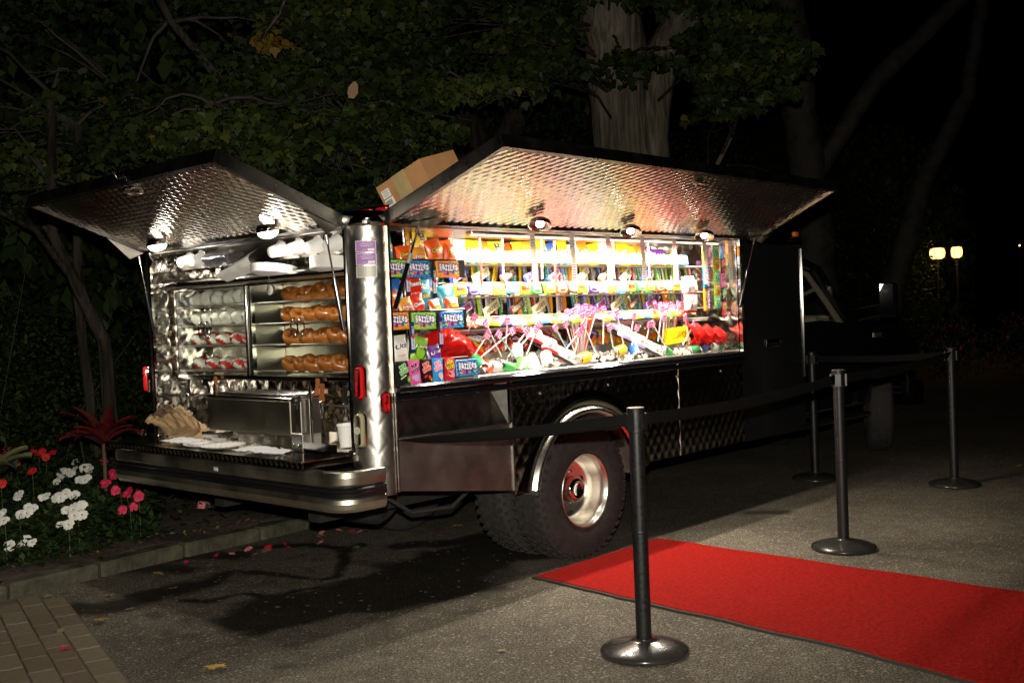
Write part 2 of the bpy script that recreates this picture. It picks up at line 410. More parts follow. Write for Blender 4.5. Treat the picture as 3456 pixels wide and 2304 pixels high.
q.build('pile', carpet_mat(), car)

# ---------------------------------------------------------------- stanchions and belts
POLE = mat('black_powder_coat', (.006, .006, .0065), .42, noise=.4, nscale=70, coat=.06)
BASE = mat('black_dome_base', (.03, .028, .025), .24, noise=.3, nscale=9, coat=.4)
BELT = mat('black_webbing', (.008, .0075, .007), .9, spec=.1, bump=.6, bscale=200)
def stanchion(label, x, y, H=1.0, ang=0.):
    t = thing('stanchion', label, 'barrier post', (x, y, 0), (0, 0, ang), 'black belt barrier posts round the red carpet')
    MB().lathe([(0, .001), (.172, .001), (.178, .006), (.178, .016), (.168, .024), (.12, .040), (.06, .052), (.034, .056), (.034, .06)], 40).build('base', BASE, t, world=False)
    p = MB().lathe([(.031, .05), (.031, H - .10)], 24).lathe([(.0312, H * .49), (.0318, H * .492), (.0318, H * .498), (.0312, H * .5)], 24).build('pole', POLE, t, world=False)
    h = MB().lathe([(.031, H - .10), (.0355, H - .098)], 24).lathe([(.036, H - .098), (.036, H - .012)], 24).lathe([(.037, H - .012), (.037, H - .001)], 24).build('belt_head', POLE, t, world=False)
    cpx = MB().lathe([(0, H), (.034, H), (.036, H - .001)], 24).build('top_cap', mat('dull_brass_cap', (.35, .27, .18), .4, .6), t, world=False)
    for a in range(4):
        MB().box((.040 * math.cos(a * math.pi / 2), .040 * math.sin(a * math.pi / 2), H - .055), (.010 if a % 2 == 0 else .03, .03 if a % 2 == 0 else .010, .066)).build('belt_slot', BLACKT, t, world=False)
    return t
s1 = stanchion('tall black barrier post nearest the camera, standing before the red carpet', 3.48, 2.573, .985)
s2 = stanchion('black barrier post just beyond the red carpet, second nearest the camera', 5.60, 2.745, .995, .4)
s3 = stanchion('rightmost black barrier post out on the open driveway', 7.90, 2.997, 1.0, .2)
s4 = stanchion('black barrier post beside the dark cab, by its running board', 7.69, 3.985, .985, .7)
def belt(root, a, b, z0, z1, sag, tw0=0., tw1=0., w=.05):
    a, b = V(a), V(b); d = (b - a).normalized(); n = V((-d.y, d.x, 0)); q = MB()
    def f(u, v):
        p = a.lerp(b, u); z = z0 * (1 - u) + z1 * u - sag * 4 * u * (1 - u); tw = tw0 * (1 - u) ** 3 + tw1 * u ** 3
        o = (v - .5) * w; return (p.x + n.x * math.sin(tw) * o, p.y + n.y * math.sin(tw) * o, z + math.cos(tw) * o)
    q.grid(f, 30, 4)
    o = q.build('belt', BELT, root); md = o.modifiers.new('thick', 'SOLIDIFY'); md.thickness = .0016; return o
def world_child(o, root):                               # the empties here may be turned: undo it for a part given in world space
    o.matrix_parent_inverse = (M.Translation(root.location) @ root.rotation_euler.to_matrix().to_4x4()).inverted()
for r_, a, b, z0, z1, sag, t0, t1 in ((s1, (3.45, 2.60, 0), (3.245, 3.735, 0), .935, .82, .012, 0, 1.45), (s2, (5.56, 2.745, 0), (3.52, 2.575, 0), .945, .935, .026, 0, 0),
                                      (s3, (7.86, 2.99, 0), (5.64, 2.75, 0), .955, .945, .02, .5, 0), (s4, (7.69, 3.945, 0), (7.88, 3.04, 0), .935, .95, .014, 0, 0)):
    world_child(belt(r_, a, b, z0, z1, sag, t0, t1), r_)

# ================================================================ THE TRUCK
X0, X1, Y0, Y1, ZT = 3.10, 7.12, 3.75, 5.77, 1.83
T = thing('catering_truck', 'quilted steel catering truck with raised side and rear hatches full of food', 'food truck', (5.1, 4.76, 0))
# --- skin: curb side
def side(name, xa, xb, za, zb, y=Y0, **k):
    q = MB(); sheet(q, (xa, y, za), (1, 0, 0), (0, 0, 1), xb - xa, zb - za, (0, -1, 0), **k); return q
WX, WZ, WR = 4.62, .385, .47
arch = lambda a, b: None
q = side('', 4.012, 6.27, .47, 1.035, dep=.0042, res=.0125, hole=lambda a, b: math.hypot(4.012 + a - WX, .47 + b - WZ) < .50)
q.build('quilted_side_panel', SKINQ, T)
MB().box((5.52, Y0 - .003, .75), (.008, .004, .56), 0).build('panel_seam', STEELD, T)
SMOOTH = mat('smooth_dark_steel', (.10, .095, .09), .22, 1, noise=.15, nscale=5)
# storage compartment with its drop door, behind the wheel
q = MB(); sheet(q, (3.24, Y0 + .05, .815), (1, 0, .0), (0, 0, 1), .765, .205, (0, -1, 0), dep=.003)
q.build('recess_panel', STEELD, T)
q = MB(); sheet(q, (3.24, Y0 - .004, .588), (1, 0, -.145), (0, 0, 1), .765, .23, (0, -1, 0), dep=.0014, cu=.09, cv=.11, res=.0125)
DOORM = mat('compartment_steel', (.27, .255, .235), .50, 1, noise=.2, nscale=7)
d = q.build('compartment_door', DOORM, T)
q = MB(); q.add([(3.24, Y0 - .004, .815), (4.005, Y0 - .004, .705), (4.005, Y0 - .004, .82), (3.24, Y0 - .004, .832)], [(0, 1, 2, 3)]); q.build('door_upper_strip', DOORM, T)
q = MB(); q.add([(3.985, Y0 - .003, .82), (3.985, Y0 + .05, .815), (3.90, Y0 + .05, 1.02), (3.985, Y0 - .003, 1.035)], [(0, 1, 2, 3)]); q.build('recess_jamb', STEELD, T)
MB().box((4.006, Y0 - .008, .752), (.010, .012, .56)).build('door_edge_trim', STEELB, T)
MB().box((3.236, Y0 - .006, .83), (.010, .012, .49)).build('door_edge_trim', STEELB, T)
MB().box((3.62, Y0 - .006, .822), (.76, .008, .006)).build('door_seam_trim', STEELB, T)
q = MB(); sheet(q, (6.28, Y0, .465), (1, 0, 0), (0, 0, 1), .84, 1.32, (0, -1, 0), dep=.0, res=.2); q.build('smooth_side_panel', mat('black_side_skin', (.012, .012, .013), .16, coat=.4), T)
MB().box((6.668, Y0 - .008, 1.105), (.17, .012, .052), 0, None, .004).build('latch_plate', CHROME, T)
MB().tube([(6.60, Y0 - .022, 1.105), (6.67, Y0 - .034, 1.107), (6.74, Y0 - .022, 1.105)], .010, 8).build('latch_handle', CHROME, T)
# body shell behind the skins, and the underside
q = MB(); q.box((5.17, Y1 - .01, 1.14), (3.9, .02, 1.36)); q.box((7.11, 4.76, 1.14), (.02, 2.0, 1.36)); q.build('body_shell', mat('body_paint', (.02, .021, .02), .3, coat=.3), T)
q = MB(); q.box((5.1, 4.76, .60), (3.9, 1.96, .03)); q.box((5.3, 4.35, .47), (4.2, .09, .16)); q.box((5.3, 5.2, .47), (4.2, .09, .16)); q.box((WX, 4.76, .385), (.12, 1.5, .12)); q.build('chassis', mat('chassis_black', (.012, .011, .010), .8, noise=.3), T)
MB().tube([(3.45, 4.1, .50), (3.6, 4.08, .40), (3.85, 4.05, .39), (4.05, 4.04, .50)], .011, 8).build('hanging_hose', RUBBER, T)
MB().lathe([(0, 0), (.16, 0), (.18, .03), (.18, .20), (.15, .24), (0, .24)], 20, 0, M.Translation((3.75, 4.75, .44)) @ Euler((R(90), 0, R(10))).to_matrix().to_4x4()).build('air_tank', RUBBER, T)
# roof
RFM = mat('roof_paint', (.012, .02, .017), .3, coat=.4, noise=.2)
MB().box((5.12, 4.76, 1.815), (4.0, 2.0, .03), 0, None, .008).build('roof_panel', STEELD, T)
q = MB(); q.box((5.25, 4.76, 1.885), (3.62, 1.62, .115), 0, None, .035); q.build('raised_roof_cap', RFM, T)
MB().box((6.78, Y0 + .01, 1.795), (.70, .05, .035), 0, None, .008).build('roof_rail', mat('dark_rail', (.05, .05, .055), .25, 1), T)
MB().box((6.78, Y0 + .012, 1.825), (.70, .035, .018), 0, None, .004).build('roof_rail', MATS['dark_rail'], T)
MRED = mat('red_lens', (.55, .012, .015), .15, coat=.8, bump=.3, bscale=120); MAMB = mat('amber_lens', (.75, .20, .04), .2, coat=.6)
for (x, y, z) in ((3.40, 4.09, 1.888), (3.40, 3.97, 1.888)):
    l = MB().box((x, y, z), (.02, .085, .05), 0, None, .006).build('marker_light', MRED, T)
    MB().box((x + .012, y, z), (.02, .10, .065)).build('marker_bezel', CHROME, l)
l = MB().box((7.07, Y0 + .01, 1.862), (.05, .03, .035), 0, None, .005).build('marker_light', MAMB, T); l['label'] = 'amber marker light on front corner of the box'
# rear-corner posts: rounded quilted steel with a chrome collar
def corner(cy, sgn, name):
    r = .125; cx = X0 + r; q = MB(); nu, nv = 34, 110; z0, z1 = .575, 1.80
    def f(u, v):
        a = u * math.pi / 2; h = quilt(u * r * 1.57 + .03, v * (z1 - z0), .098, .125, .0020)
        rr = r + h; return (cx - rr * math.cos(a), cy + sgn * (r - rr * math.sin(a)), z0 + v * (z1 - z0))
    q.grid(f, nu, nv); o = q.build(name, POSTM, T)
    q = MB().lathe([(r + .008, 1.80), (r + .014, 1.803), (r + .014, 1.862), (r + .006, 1.868), (0, 1.868)], 30, 0, M.Translation((cx, cy + sgn * r, 0)), a0=math.pi * (.98 if sgn > 0 else .5), a1=math.pi * (1.52 if sgn > 0 else 1.02)); q.build('post_collar', CHROME, T)
    return o
corner(Y0, 1, 'corner_post'); corner(Y1, -1, 'corner_post')
# rear face jamb strips and the flat of the post
q = MB(); sheet(q, (X0, Y0 + .125, .575), (0, 1, 0), (0, 0, 1), .012, 1.22, (-1, 0, 0), dep=.0, res=.02); q.box((X0 + .002, 3.892, 1.2), (.014, .012, 1.2)); q.build('opening_trim', CHROME, T)
MB().box((X0 + .002, 5.640, 1.2), (.014, .012, 1.2)).build('opening_trim', CHROME, T)
MB().box((Y0 * 0 + 3.228, Y0 - .006, 1.42), (.012, .022, .76)).build('opening_trim', mat('warm_trim', (.75, .66, .55), .2, 1), T)
MB().box((6.270, Y0 - .006, 1.42), (.014, .022, .76)).build('opening_trim', CHROME, T)
MB().box((6.292, Y0 - .006, 1.42), (.008, .016, .76)).build('opening_trim', CHROME, T)
MB().box((7.122, Y0 - .004, 1.3), (.012, .014, .92)).build('opening_trim', CHROME, T)
# black lip and rail under the display
MB().box((4.76, Y0 - .012, 1.052), (3.06, .05, .036), 0, None, .010).build('counter_rail', BLACKP, T)
MB().box((4.76, Y0 - .004, 1.012), (3.06, .03, .030), 0, None, .006).build('counter_rail', BLACKP, T)
for x in (4.24, 4.82, 5.5, 6.0): MB().lathe([(0, .006), (.008, .004), (.009, 0)], 10, 0, M.Translation((x, Y0 - .003, .955)) @ M.Rotation(R(90), 4, 'X')).build('bolt', STEELB, T)
# oval reflector on the post, tail lamps
def capsule(h, w, d, mi=0, n=10, ch=.25):
    vs = []; P = []
    for k in range(2 * n):
        t = math.pi * 2 * k / (2 * n); P.append((w / 2 * math.cos(t), (h - w) / 2 * (1 if math.sin(t) >= 0 else -1) + w / 2 * math.sin(t)))
    q = MB(); m = len(P)
    ring = lambda s, z: [(0 - z, x * s, y * (1 - (1 - s) * w / h)) for x, y in P]
    vs = ring(1, 0) + ring(1, d * .5) + ring(1 - ch * .4, d * .85) + ring(1 - ch, d)
    q.add(vs, [tuple(reversed((r * m + i, r * m + (i + 1) % m, r * m + m + (i + 1) % m, r * m + m + i))) for r in range(3) for i in range(m)] + [tuple(range(3 * m, 4 * m))], mi, True)
    return q
REDL = mat('tail_lamp_red', (.80, .015, .02), .12, coat=1., bump=.25, bscale=90)
CLR = mat('reverse_lamp_lens', (.42, .40, .24), .15, coat=1., bump=.25, bscale=90)
def lamp(name, x, y, z, ang, h, w, mm, nm):
    q = capsule(h, w, .012, ch=.12); TT = M.Translation((x, y, z)) @ M.Rotation(ang, 4, 'Z'); me = q.mesh('bezel', CHROME); me.transform(TT)
    b = link(name, me, T)
    q = capsule(h - .022, w - .022, .022, ch=.35); me = q.mesh(nm, mm); me.transform(TT @ M.Translation((-.006, 0, 0))); link('lens', me, b)
    return b
lamp('tail_light', X0 - .002, 3.815, 1.095, R(18), .165, .062, REDL, 'l')
g_ = lamp('reverse_light', X0 - .002, 3.828, .88, R(18), .175, .068, CLR, 'l')
pr = Print(); pr.oval(0, 0, .016, .016, mat('lens_ring', (.6, .58, .4), .3), 16); pr.oval(0, 0, .011, .011, CLR, 16); pr.text('G', 0, 0, .010, .012, MATS['lens_ring'])
me = pr.mesh('lens_mark'); me.transform(M.Translation((X0 - .031, 3.819, .88)) @ M.Rotation(R(-72), 4, 'Z')); link('lens_mark', me, g_)
lamp('tail_light', X0 - .002, 5.715, 1.09, R(-18), .165, .062, REDL, 'l')
lamp('reflector', 3.175, Y0 - .008, 1.00, R(75), .105, .05, REDL, 'l')
MB().box((3.1735, Y0 - .034, 1.0), (.046, .004, .005)).build('reflector_band', CHROME, T)
# permit stickers on the post
pr = Print(lambda x, z: -.125 * (1 - math.cos(min(1.3, abs(x) / .125))))
PUR = ink('a578b4', .6, 0); WHT = ink('efe8ec', .6, 0); GRY = mat('faded_sticker', (.40, .39, .34), .5, .3)
for k, (zc, h_, mm) in enumerate(((.086, .052, PUR), (.030, .052, PUR), (-.027, .052, GRY))):
    pr.rect(0, zc, .092, h_, WHT, n=8); pr.rect(0, zc, .088, h_ - .004, mm, n=8)
    if k < 2:
        pr.text('SUFFOLK COUNTY', .005, zc + .019, .040, .0045, WHT); pr.text('DEPARTMENT OF HEALTH SERVICES', .004, zc + .011, .062, .0045, WHT)
        pr.text('HAUPPAUGE, N.Y.', .006, zc + .002, .055, .007, WHT); pr.text('LIC. NO.', -.006, zc - .016, .018, .005, WHT); pr.rect(.024, zc - .015, .03, .011, WHT, n=3)
me = pr.mesh('permit_sticker'); me.transform(M.Translation((X0 + .125, Y0 + .125, 1.62)) @ M.Rotation(R(-45), 4, 'Z') @ M.Translation((0, -.1305, 0))); link('permit_sticker', me, T)

# --- side hatch
LAMPS = []
WARM = (1.0, .90, .76)
def hatch(name, A, B, Ce, D, label, cells=.060):
    """A,B hinge ends, Ce,D outer corners over A,B"""
    A, B, Ce, D = V(A), V(B), V(Ce), V(D); N = (B - A).cross(Ce - A).normalized(); N = N if N.z > 0 else -N
    U = (B - A).normalized(); wv = (B - A).length; hv = (Ce - A).length; q = MB(); nu, nv = int(wv / .0105), int(hv / .0105)
    def f(u, v):
        p = (A.lerp(B, u)).lerp(Ce.lerp(D, u), v); return p - N * quilt(u * wv, v * hv, cells, cells * 1.25, .0052) + N * .004
    q.grid(f, nu, nv); root = q.build('under_skin', SKINQ, T); root.name = name
    root['label'] = label
    q = MB(); top = []
    for P in (A, B, D, Ce): top.append(P + N * .045)
    q.add([tuple(p) for p in top] + [tuple(p - N * .006) for p in top], [(0, 1, 2, 3), (7, 6, 5, 4)]); q.build('top_skin', BLACKT, root)
    for P, Q in ((A, Ce), (Ce, D), (D, B), (B, A)):
        d = (Q - P).normalized(); s = N.cross(d).normalized(); c = (A + B + Ce + D) / 4
        if (c - P).dot(s) < 0: s = -s
        q = MB(); vs = []
        for E_ in (P, Q):
            sg = d if E_ is Q else -d; E2 = E_ + sg * .0
            for a, b in ((-.004, -.012), (.022, -.012), (.022, .048), (-.004, .048)): vs.append(tuple(E2 + s * a + N * b))
        q.add(vs, [(0, 1, 5, 4), (1, 2, 6, 5), (2, 3, 7, 6), (3, 0, 4, 7), (0, 3, 2, 1), (4, 5, 6, 7)])
        q.build('edge_channel', FRAME, root)
    return root, N
FRAME = mat('hatch_frame', (.20, .19, .175), .28, 1, noise=.3, nscale=8)
sh, SN = hatch('side_hatch', (3.215, Y0 - .01, 1.812), (6.50, Y0 - .01, 1.812), (3.245, 3.02, 2.07), (6.31, 3.06, 2.068), 'raised side hatch with quilted underside over the sweets')
rh, RN = hatch('rear_hatch', (3.08, 5.66, 1.812), (3.08, 3.885, 1.806), (2.432, 5.655, 2.047), (2.428, 3.862, 2.052), 'raised rear hatch with two lit lamps')
DOME = CHROME
LENS = mat('lit_lens', (1.0, .96, .90), .3, emis=14)
LENSD = mat('lit_bulb', (.92, .95, 1.0), .3, emis=30)
def dome_lamp(x, y, z, N, r, glow, bulb_r, tilt=None):
    D = -N if tilt is None else V(tilt).normalized(); TT = align(D, (x, y, z)) @ M.Translation((0, 0, .004))
    me = MB().lathe([(r * .75, 0), (r * .92, .010), (r, .022), (r * 1.02, .030), (r * .97, .034), (r * .86, .036)], 28).mesh('awning_lamp', DOME); me.transform(TT); o = link('hatch_lamp', me, T)
    me = MB().lathe([(r * .86, .033), (r * .8, .046), (r * .6, .058), (r * .3, .065), (0, .067)], 24).mesh('lens', glow); me.transform(TT); link('lens', me, o)
    return TT @ V((0, 0, .085)), D
def cup_lamp(x, y, z, N, r):
    """chrome bowl reflector, open towards the sweets, bright bulb inside"""
    D = V((-.30, -.20, -.93)).normalized(); TT = align(D, (x, y, z - .012))
    me = MB().lathe([(0, -.004), (r * .5, .0), (r * .9, .018), (r, .040), (r * .98, .043), (r * .86, .028), (r * .5, .010), (0, .006)], 28).mesh('hatch_lamp', DOME); me.transform(TT); o = link('hatch_lamp', me, T)
    me = MB().lathe([(0, .012), (.016, .016), (.022, .028), (.018, .040), (0, .046)], 16).mesh('bulb', LENSD); me.transform(TT); link('bulb', me, o)
    return TT @ V((0, 0, .058)), D
for x, y, z in ((4.119, 3.597, 1.862), (4.921, 3.626, 1.852), (5.696, 3.641, 1.847)):
    p, d = cup_lamp(x, y, z, SN, .062); spot('hatch_lamp_light', p, (0, .10, -1), SIDE_P, 150, .6, .06, WARM)
for x, y, z in ((2.943, 5.28, 1.858), (2.964, 4.296, 1.85)):
    p, d = dome_lamp(x, y, z - .004, RN, .058, LENS, .02, tilt=(.12, -.05, -1)); spot('hatch_lamp_light', p, (.25, 0, -1), REAR_P, 165, .6, .035, (1, .93, .82))
# latches on the outer edges
for (x, y, z) in ((4.886, 3.13, 2.022), (2.50, 4.675, 2.020)):
    q = MB().box((x, y, z), (.09, .05, .012), 0, None, .004); q.tube([(x - .05, y, z - .012), (x, y - .01, z - .022), (x + .05, y, z - .012)], .007, 6); q.build('hatch_latch', CHROME, T)
MB().tube([(2.43, 4.68, 2.065), (2.41, 4.68, 2.10), (2.40, 4.66, 2.105)], .006, 6).build('hatch_latch', CHROME, T)
MB().tube([(5.0, 3.04, 2.115), (5.2, 3.03, 2.13), (5.42, 3.04, 2.113)], .008, 6).build('grab_handle', BLACKP, T)
# gas struts with their brackets
def strut(p0, p1, name='gas_strut'):
    p0, p1 = V(p0), V(p1); m = p0.lerp(p1, .46)
    o = MB().tube([p1, m], .011, 10).build(name, BLACKP, T); MB().tube([m, p0], .0045, 8).build('piston_rod', CHROME, o)
    MB().tube([p0, p0.lerp(p1, .09)], .0085, 8).build('end_fitting', STEELB, o)
    MB().tube([p0.lerp(p1, .34), m], .012, 10).build('sleeve', mat('strut_label', (.5, .47, .42), .4, .5), o) if p0.y < 3.8 and p0.x < 4 else None
strut((3.385, 3.70, 1.80), (3.236, 3.72, 1.42)); strut((6.40, 3.70, 1.812), (6.20, 3.71, 1.36))
strut((3.03, 5.63, 1.78), (3.09, 5.62, 1.36)); strut((3.02, 3.92, 1.765), (3.07, 3.885, 1.33))
for a, b, c in (((3.33, 3.735, 1.812), (3.47, 3.735, 1.812), (3.40, 3.66, 1.80)), ((6.34, 3.735, 1.812), (6.48, 3.735, 1.815), (6.42, 3.68, 1.80))):
    MB().add([a, b, (b[0] + .05, b[1] - .10, b[2] + .03), (c[0], c[1] - .02, c[2] - .02)], [(0, 1, 2, 3)]).build('strut_bracket', STEELB, T)
MB().add([(3.07, 5.65, 1.80), (2.86, 5.655, 1.88), (2.99, 5.655, 1.765)], [(0, 1, 2)]).build('strut_bracket', STEELB, T)
MB().add([(3.07, 3.885, 1.80), (2.86, 3.885, 1.88), (3.0, 3.887, 1.765)], [(0, 1, 2)]).build('strut_bracket', STEELB, T)

# --- rear bumper: two chrome rails with a rubber strip, wrapping both corners
def rail(name, prof, mm):
    q = MB(); path = [(3.13, Y0 - .035), (3.09, Y0 - .035)]
    for k in range(9): a = math.pi / 2 * k / 8; path.append((3.00 - .11 * math.sin(a), Y0 + .075 - .11 * math.cos(a)))
    for k in range(9): a = math.pi / 2 * k / 8; path.append((3.00 - .11 * math.cos(a), Y1 - .075 + .11 * math.sin(a)))
    path += [(3.42, Y1 + .035)]
    n = len(path); m = len(prof); vs = []
    for i, (x, y) in enumerate(path):
        a = V(path[max(i - 1, 0)]); b = V(path[min(i + 1, n - 1)]); d = (b - a).normalized(); nx_, ny_ = (-d.y, d.x) if True else (0, 0)
        if (V((x, y)) + V((nx_, ny_)) * .1 - V((4.2, 4.76))).length < (V((x, y)) - V((4.2, 4.76))).length: nx_, ny_ = -nx_, -ny_
        for o, z in prof: vs.append((x + nx_ * o, y + ny_ * o, z))
    for j in range(m):                                   # every face of the section on its own, so its edges stay crisp
        v2 = []
        for i in range(n): v2 += [vs[i * m + j], vs[i * m + (j + 1) % m]]
        q.add(v2, [(2 * i, 2 * i + 2, 2 * i + 3, 2 * i + 1) for i in range(n - 1)], 0, True)
    q.add(vs[:m], [tuple(range(m))], 0, False); q.add(vs[-m:], [tuple(reversed(range(m)))], 0, False)
    return q.build(name, mm, T)
BUMP = mat('bumper_steel', (.62, .57, .47), .36, 1, noise=.4, nscale=4)
bm = rail('bumper', [(-.04, .715), (-.002, .718), (.004, .713), (.010, .69), (.008, .66), (0, .648), (-.04, .648)], BUMP)
rail('bumper', [(-.04, .60), (.0, .60), (.008, .594), (.012, .575), (.006, .552), (-.002, .538), (-.04, .538)], BUMP)
rail('bumper_rubber', [(-.03, .648), (.004, .647), (.012, .638), (.010, .628), (.014, .622), (.012, .604), (.004, .600), (-.03, .600)], mat('bumper_rubber', (.006, .006, .007), .28, coat=.2))
MB().box((2.885, 4.70, .672), (.004, .085, .03)).build('bumper_hole', mat('hole_dark', (.05, .06, .08), .6), T)
MB().box((2.881, 4.70, .672), (.004, .03, .018)).build('bumper_hole_label', ink('c8d4e0', .5, 0), T)
# --- fold-down shelf across the back
q = MB().box((2.955, 4.765, .765), (.33, 1.80, .010), 0, None, .004); q.box((2.798, 4.765, .752), (.012, 1.80, .034), 0, None, .003); q.box((2.96, 3.868, .752), (.33, .012, .034), 0, None, .003)
q.build('fold_down_shelf', mat('shelf_steel', (.42, .39, .33), .12, 1, noise=.3, nscale=10, bump=.12, bscale=18), T)
q = MB()
for k in range(44): q.box((2.7905, 3.9 + k * .0395, .752), (.003, .020, .012), 0, M.Translation((2.7905, 3.9 + k * .0395, .752)) @ M.Rotation(.6, 4, 'X') @ M.Translation((-2.7905, -3.9 - k * .0395, -.752)))
q.build('shelf_edge_tread', STEELB, T)
# --- wheels
TREAD = mat('tyre_rubber', (.028, .025, .023), .8, noise=.3, nscale=30, bump=.4, bscale=90)
def wheel(x, y, deep=True, tread=True, steer=0., name='wheel', r=.385, w=.235):
    TT = M.Translation((x, y, r)) @ M.Rotation(steer, 4, 'Z') @ M.Rotation(R(90), 4, 'X')      # local +z -> world -y (outboard)
    h = w / 2
    prof = [(.198, h - .03), (.210, h - .008), (.26, h), (.33, h - .004), (.362, h - .018), (.378, h - .036), (r - .004, h - .05), (r, 0), (r - .004, -h + .05), (.375, -h + .03), (.33, -h + .004), (.215, -h + .008), (.198, -h + .03)]
    me = MB().lathe(prof, 56).mesh('tyre', TREAD); me.transform(TT); o = link(name, me, T)
    if tread:
        q = MB()
        for k in range(44):
            for i in range(6):
                a = 2 * math.pi * (k + .5 * (i % 2)) / 44; zz = (i - 2.5) * w * .145; sw = .6 if i % 2 else -.6
                q.box((0, 0, 0), (.010, .026, w * .105), 0, M.Rotation(a, 4, 'Z') @ M.Translation((r - .001 - (.006 if i in (0, 5) else 0), 0, zz)) @ M.Rotation(sw * .5, 4, 'X'))
        for k in range(44):
            q.box((0, 0, 0), (.03, .018, .006), 0, M.Rotation(2 * math.pi * k / 44, 4, 'Z') @ M.Translation((.352, 0, h - .012)))
        me = q.mesh('tread_block', TREAD); me.transform(TT); b = link('tread', me, o); b['kind'] = 'stuff'
    if deep:
        rim = [(.200, h - .006), (.206, h - .002), (.204, h - .012), (.190, h - .022), (.186, h - .06), (.180, h - .10), (.172, h - .135), (.158, h - .15), (.12, h - .155), (.085, h - .145), (.078, h - .14), (0, h - .14)]
    else:
        rim = [(.200, h - .006), (.206, h - .002), (.19, h - .02), (.17, h - .03), (.10, h - .01), (0, h - .005)]
    me = MB().lathe(rim, 48).mesh('rim', RIM); me.transform(TT); link('rim', me, o)
    if deep:
        me = MB().lathe([(.074, h - .142), (.073, h - .085), (.066, h - .066), (.052, h - .058), (.05, h - .058), (.034, h - .058), (.032, h - .061), (0, h - .060)], 30, [0, 0, 0, 0, 0, 0, 1]).mesh('cap', [CHROME, BLACKP]); me.transform(TT); link('hub_cap', me, o)
        q = MB()
        for k in range(8):
            a = 2 * math.pi * (k + .5) / 8; q.lathe([(.011, 0), (.011, .014), (.006, .018), (0, .018)], 6, 0, M.Rotation(a, 4, 'Z') @ M.Translation((.098, 0, h - .152)))
        me = q.mesh('wheel_nuts', CHROME); me.transform(TT); link('wheel_nuts', me, o)
        q = MB()
        for k in range(4):
            a = 2 * math.pi * k / 4 + .2; q.lathe([(.02, 0), (0, .001)], 14, 0, M.Rotation(a, 4, 'Z') @ M.Translation((.146, 0, h - .1475)) @ M.Diagonal((.6, 1.3, 1, 1)))
        me = q.mesh('hand_hole', mat('hand_hole_dark', (.01, .008, .007), .9)); me.transform(TT); link('hand_hole', me, o)
    return o
RIM = mat('chrome_rim', (.80, .77, .70), .30, 1, noise=.1, nscale=10, bump=.3, bscale=7)
wheel(WX, Y0 + .125 + .012); wheel(WX, Y0 + .42, deep=False)
wheel(WX, Y1 - .137, deep=False, tread=False); wheel(WX, Y1 - .42, deep=False, tread=False)
# fender flare round the opening
def flare(name, r0, r1, yo, mm, a0, a1, n=40, qd=0.):
    q = MB()
    def f(u, v):
        a = a0 + (a1 - a0) * u; r = r0 + (r1 - r0) * v
        bulge = yo * math.sin(math.pi * min(1, .12 + v * .9)) + quilt(u * 1.5, v * .1, .09, .12, qd)
        return (WX - r * math.cos(a) * 1.03, Y0 - .004 - bulge, WZ + r * math.sin(a))
    return q.grid(f, n, 8).build(name, mm, T)
SATIN = mat('satin_chrome', (.78, .74, .68), .22, 1, noise=.1)
flare('fender_flare', .425, .475, .030, SATIN, R(9), R(171)); flare('fender_flare', .475, .555, .014, STEEL, R(8), R(172), qd=.001)
q = MB(); q.grid(lambda u, v: (WX - .43 * math.cos(R(5) + R(170) * u), Y0 + .0 + .5 * v, WZ + .43 * math.sin(R(5) + R(170) * u)), 24, 1); q.build('wheel_well', mat('well_liner', (.10, .085, .07), .6, noise=.4), T)
q = MB(); sheet(q, (4.012, Y0 - .003, .455), (1, 0, 0), (0, 0, 1), .12, .25, (0, -1, 0), dep=.006, cu=.10, cv=.13); q.build('quilted_wedge', STEEL, T)

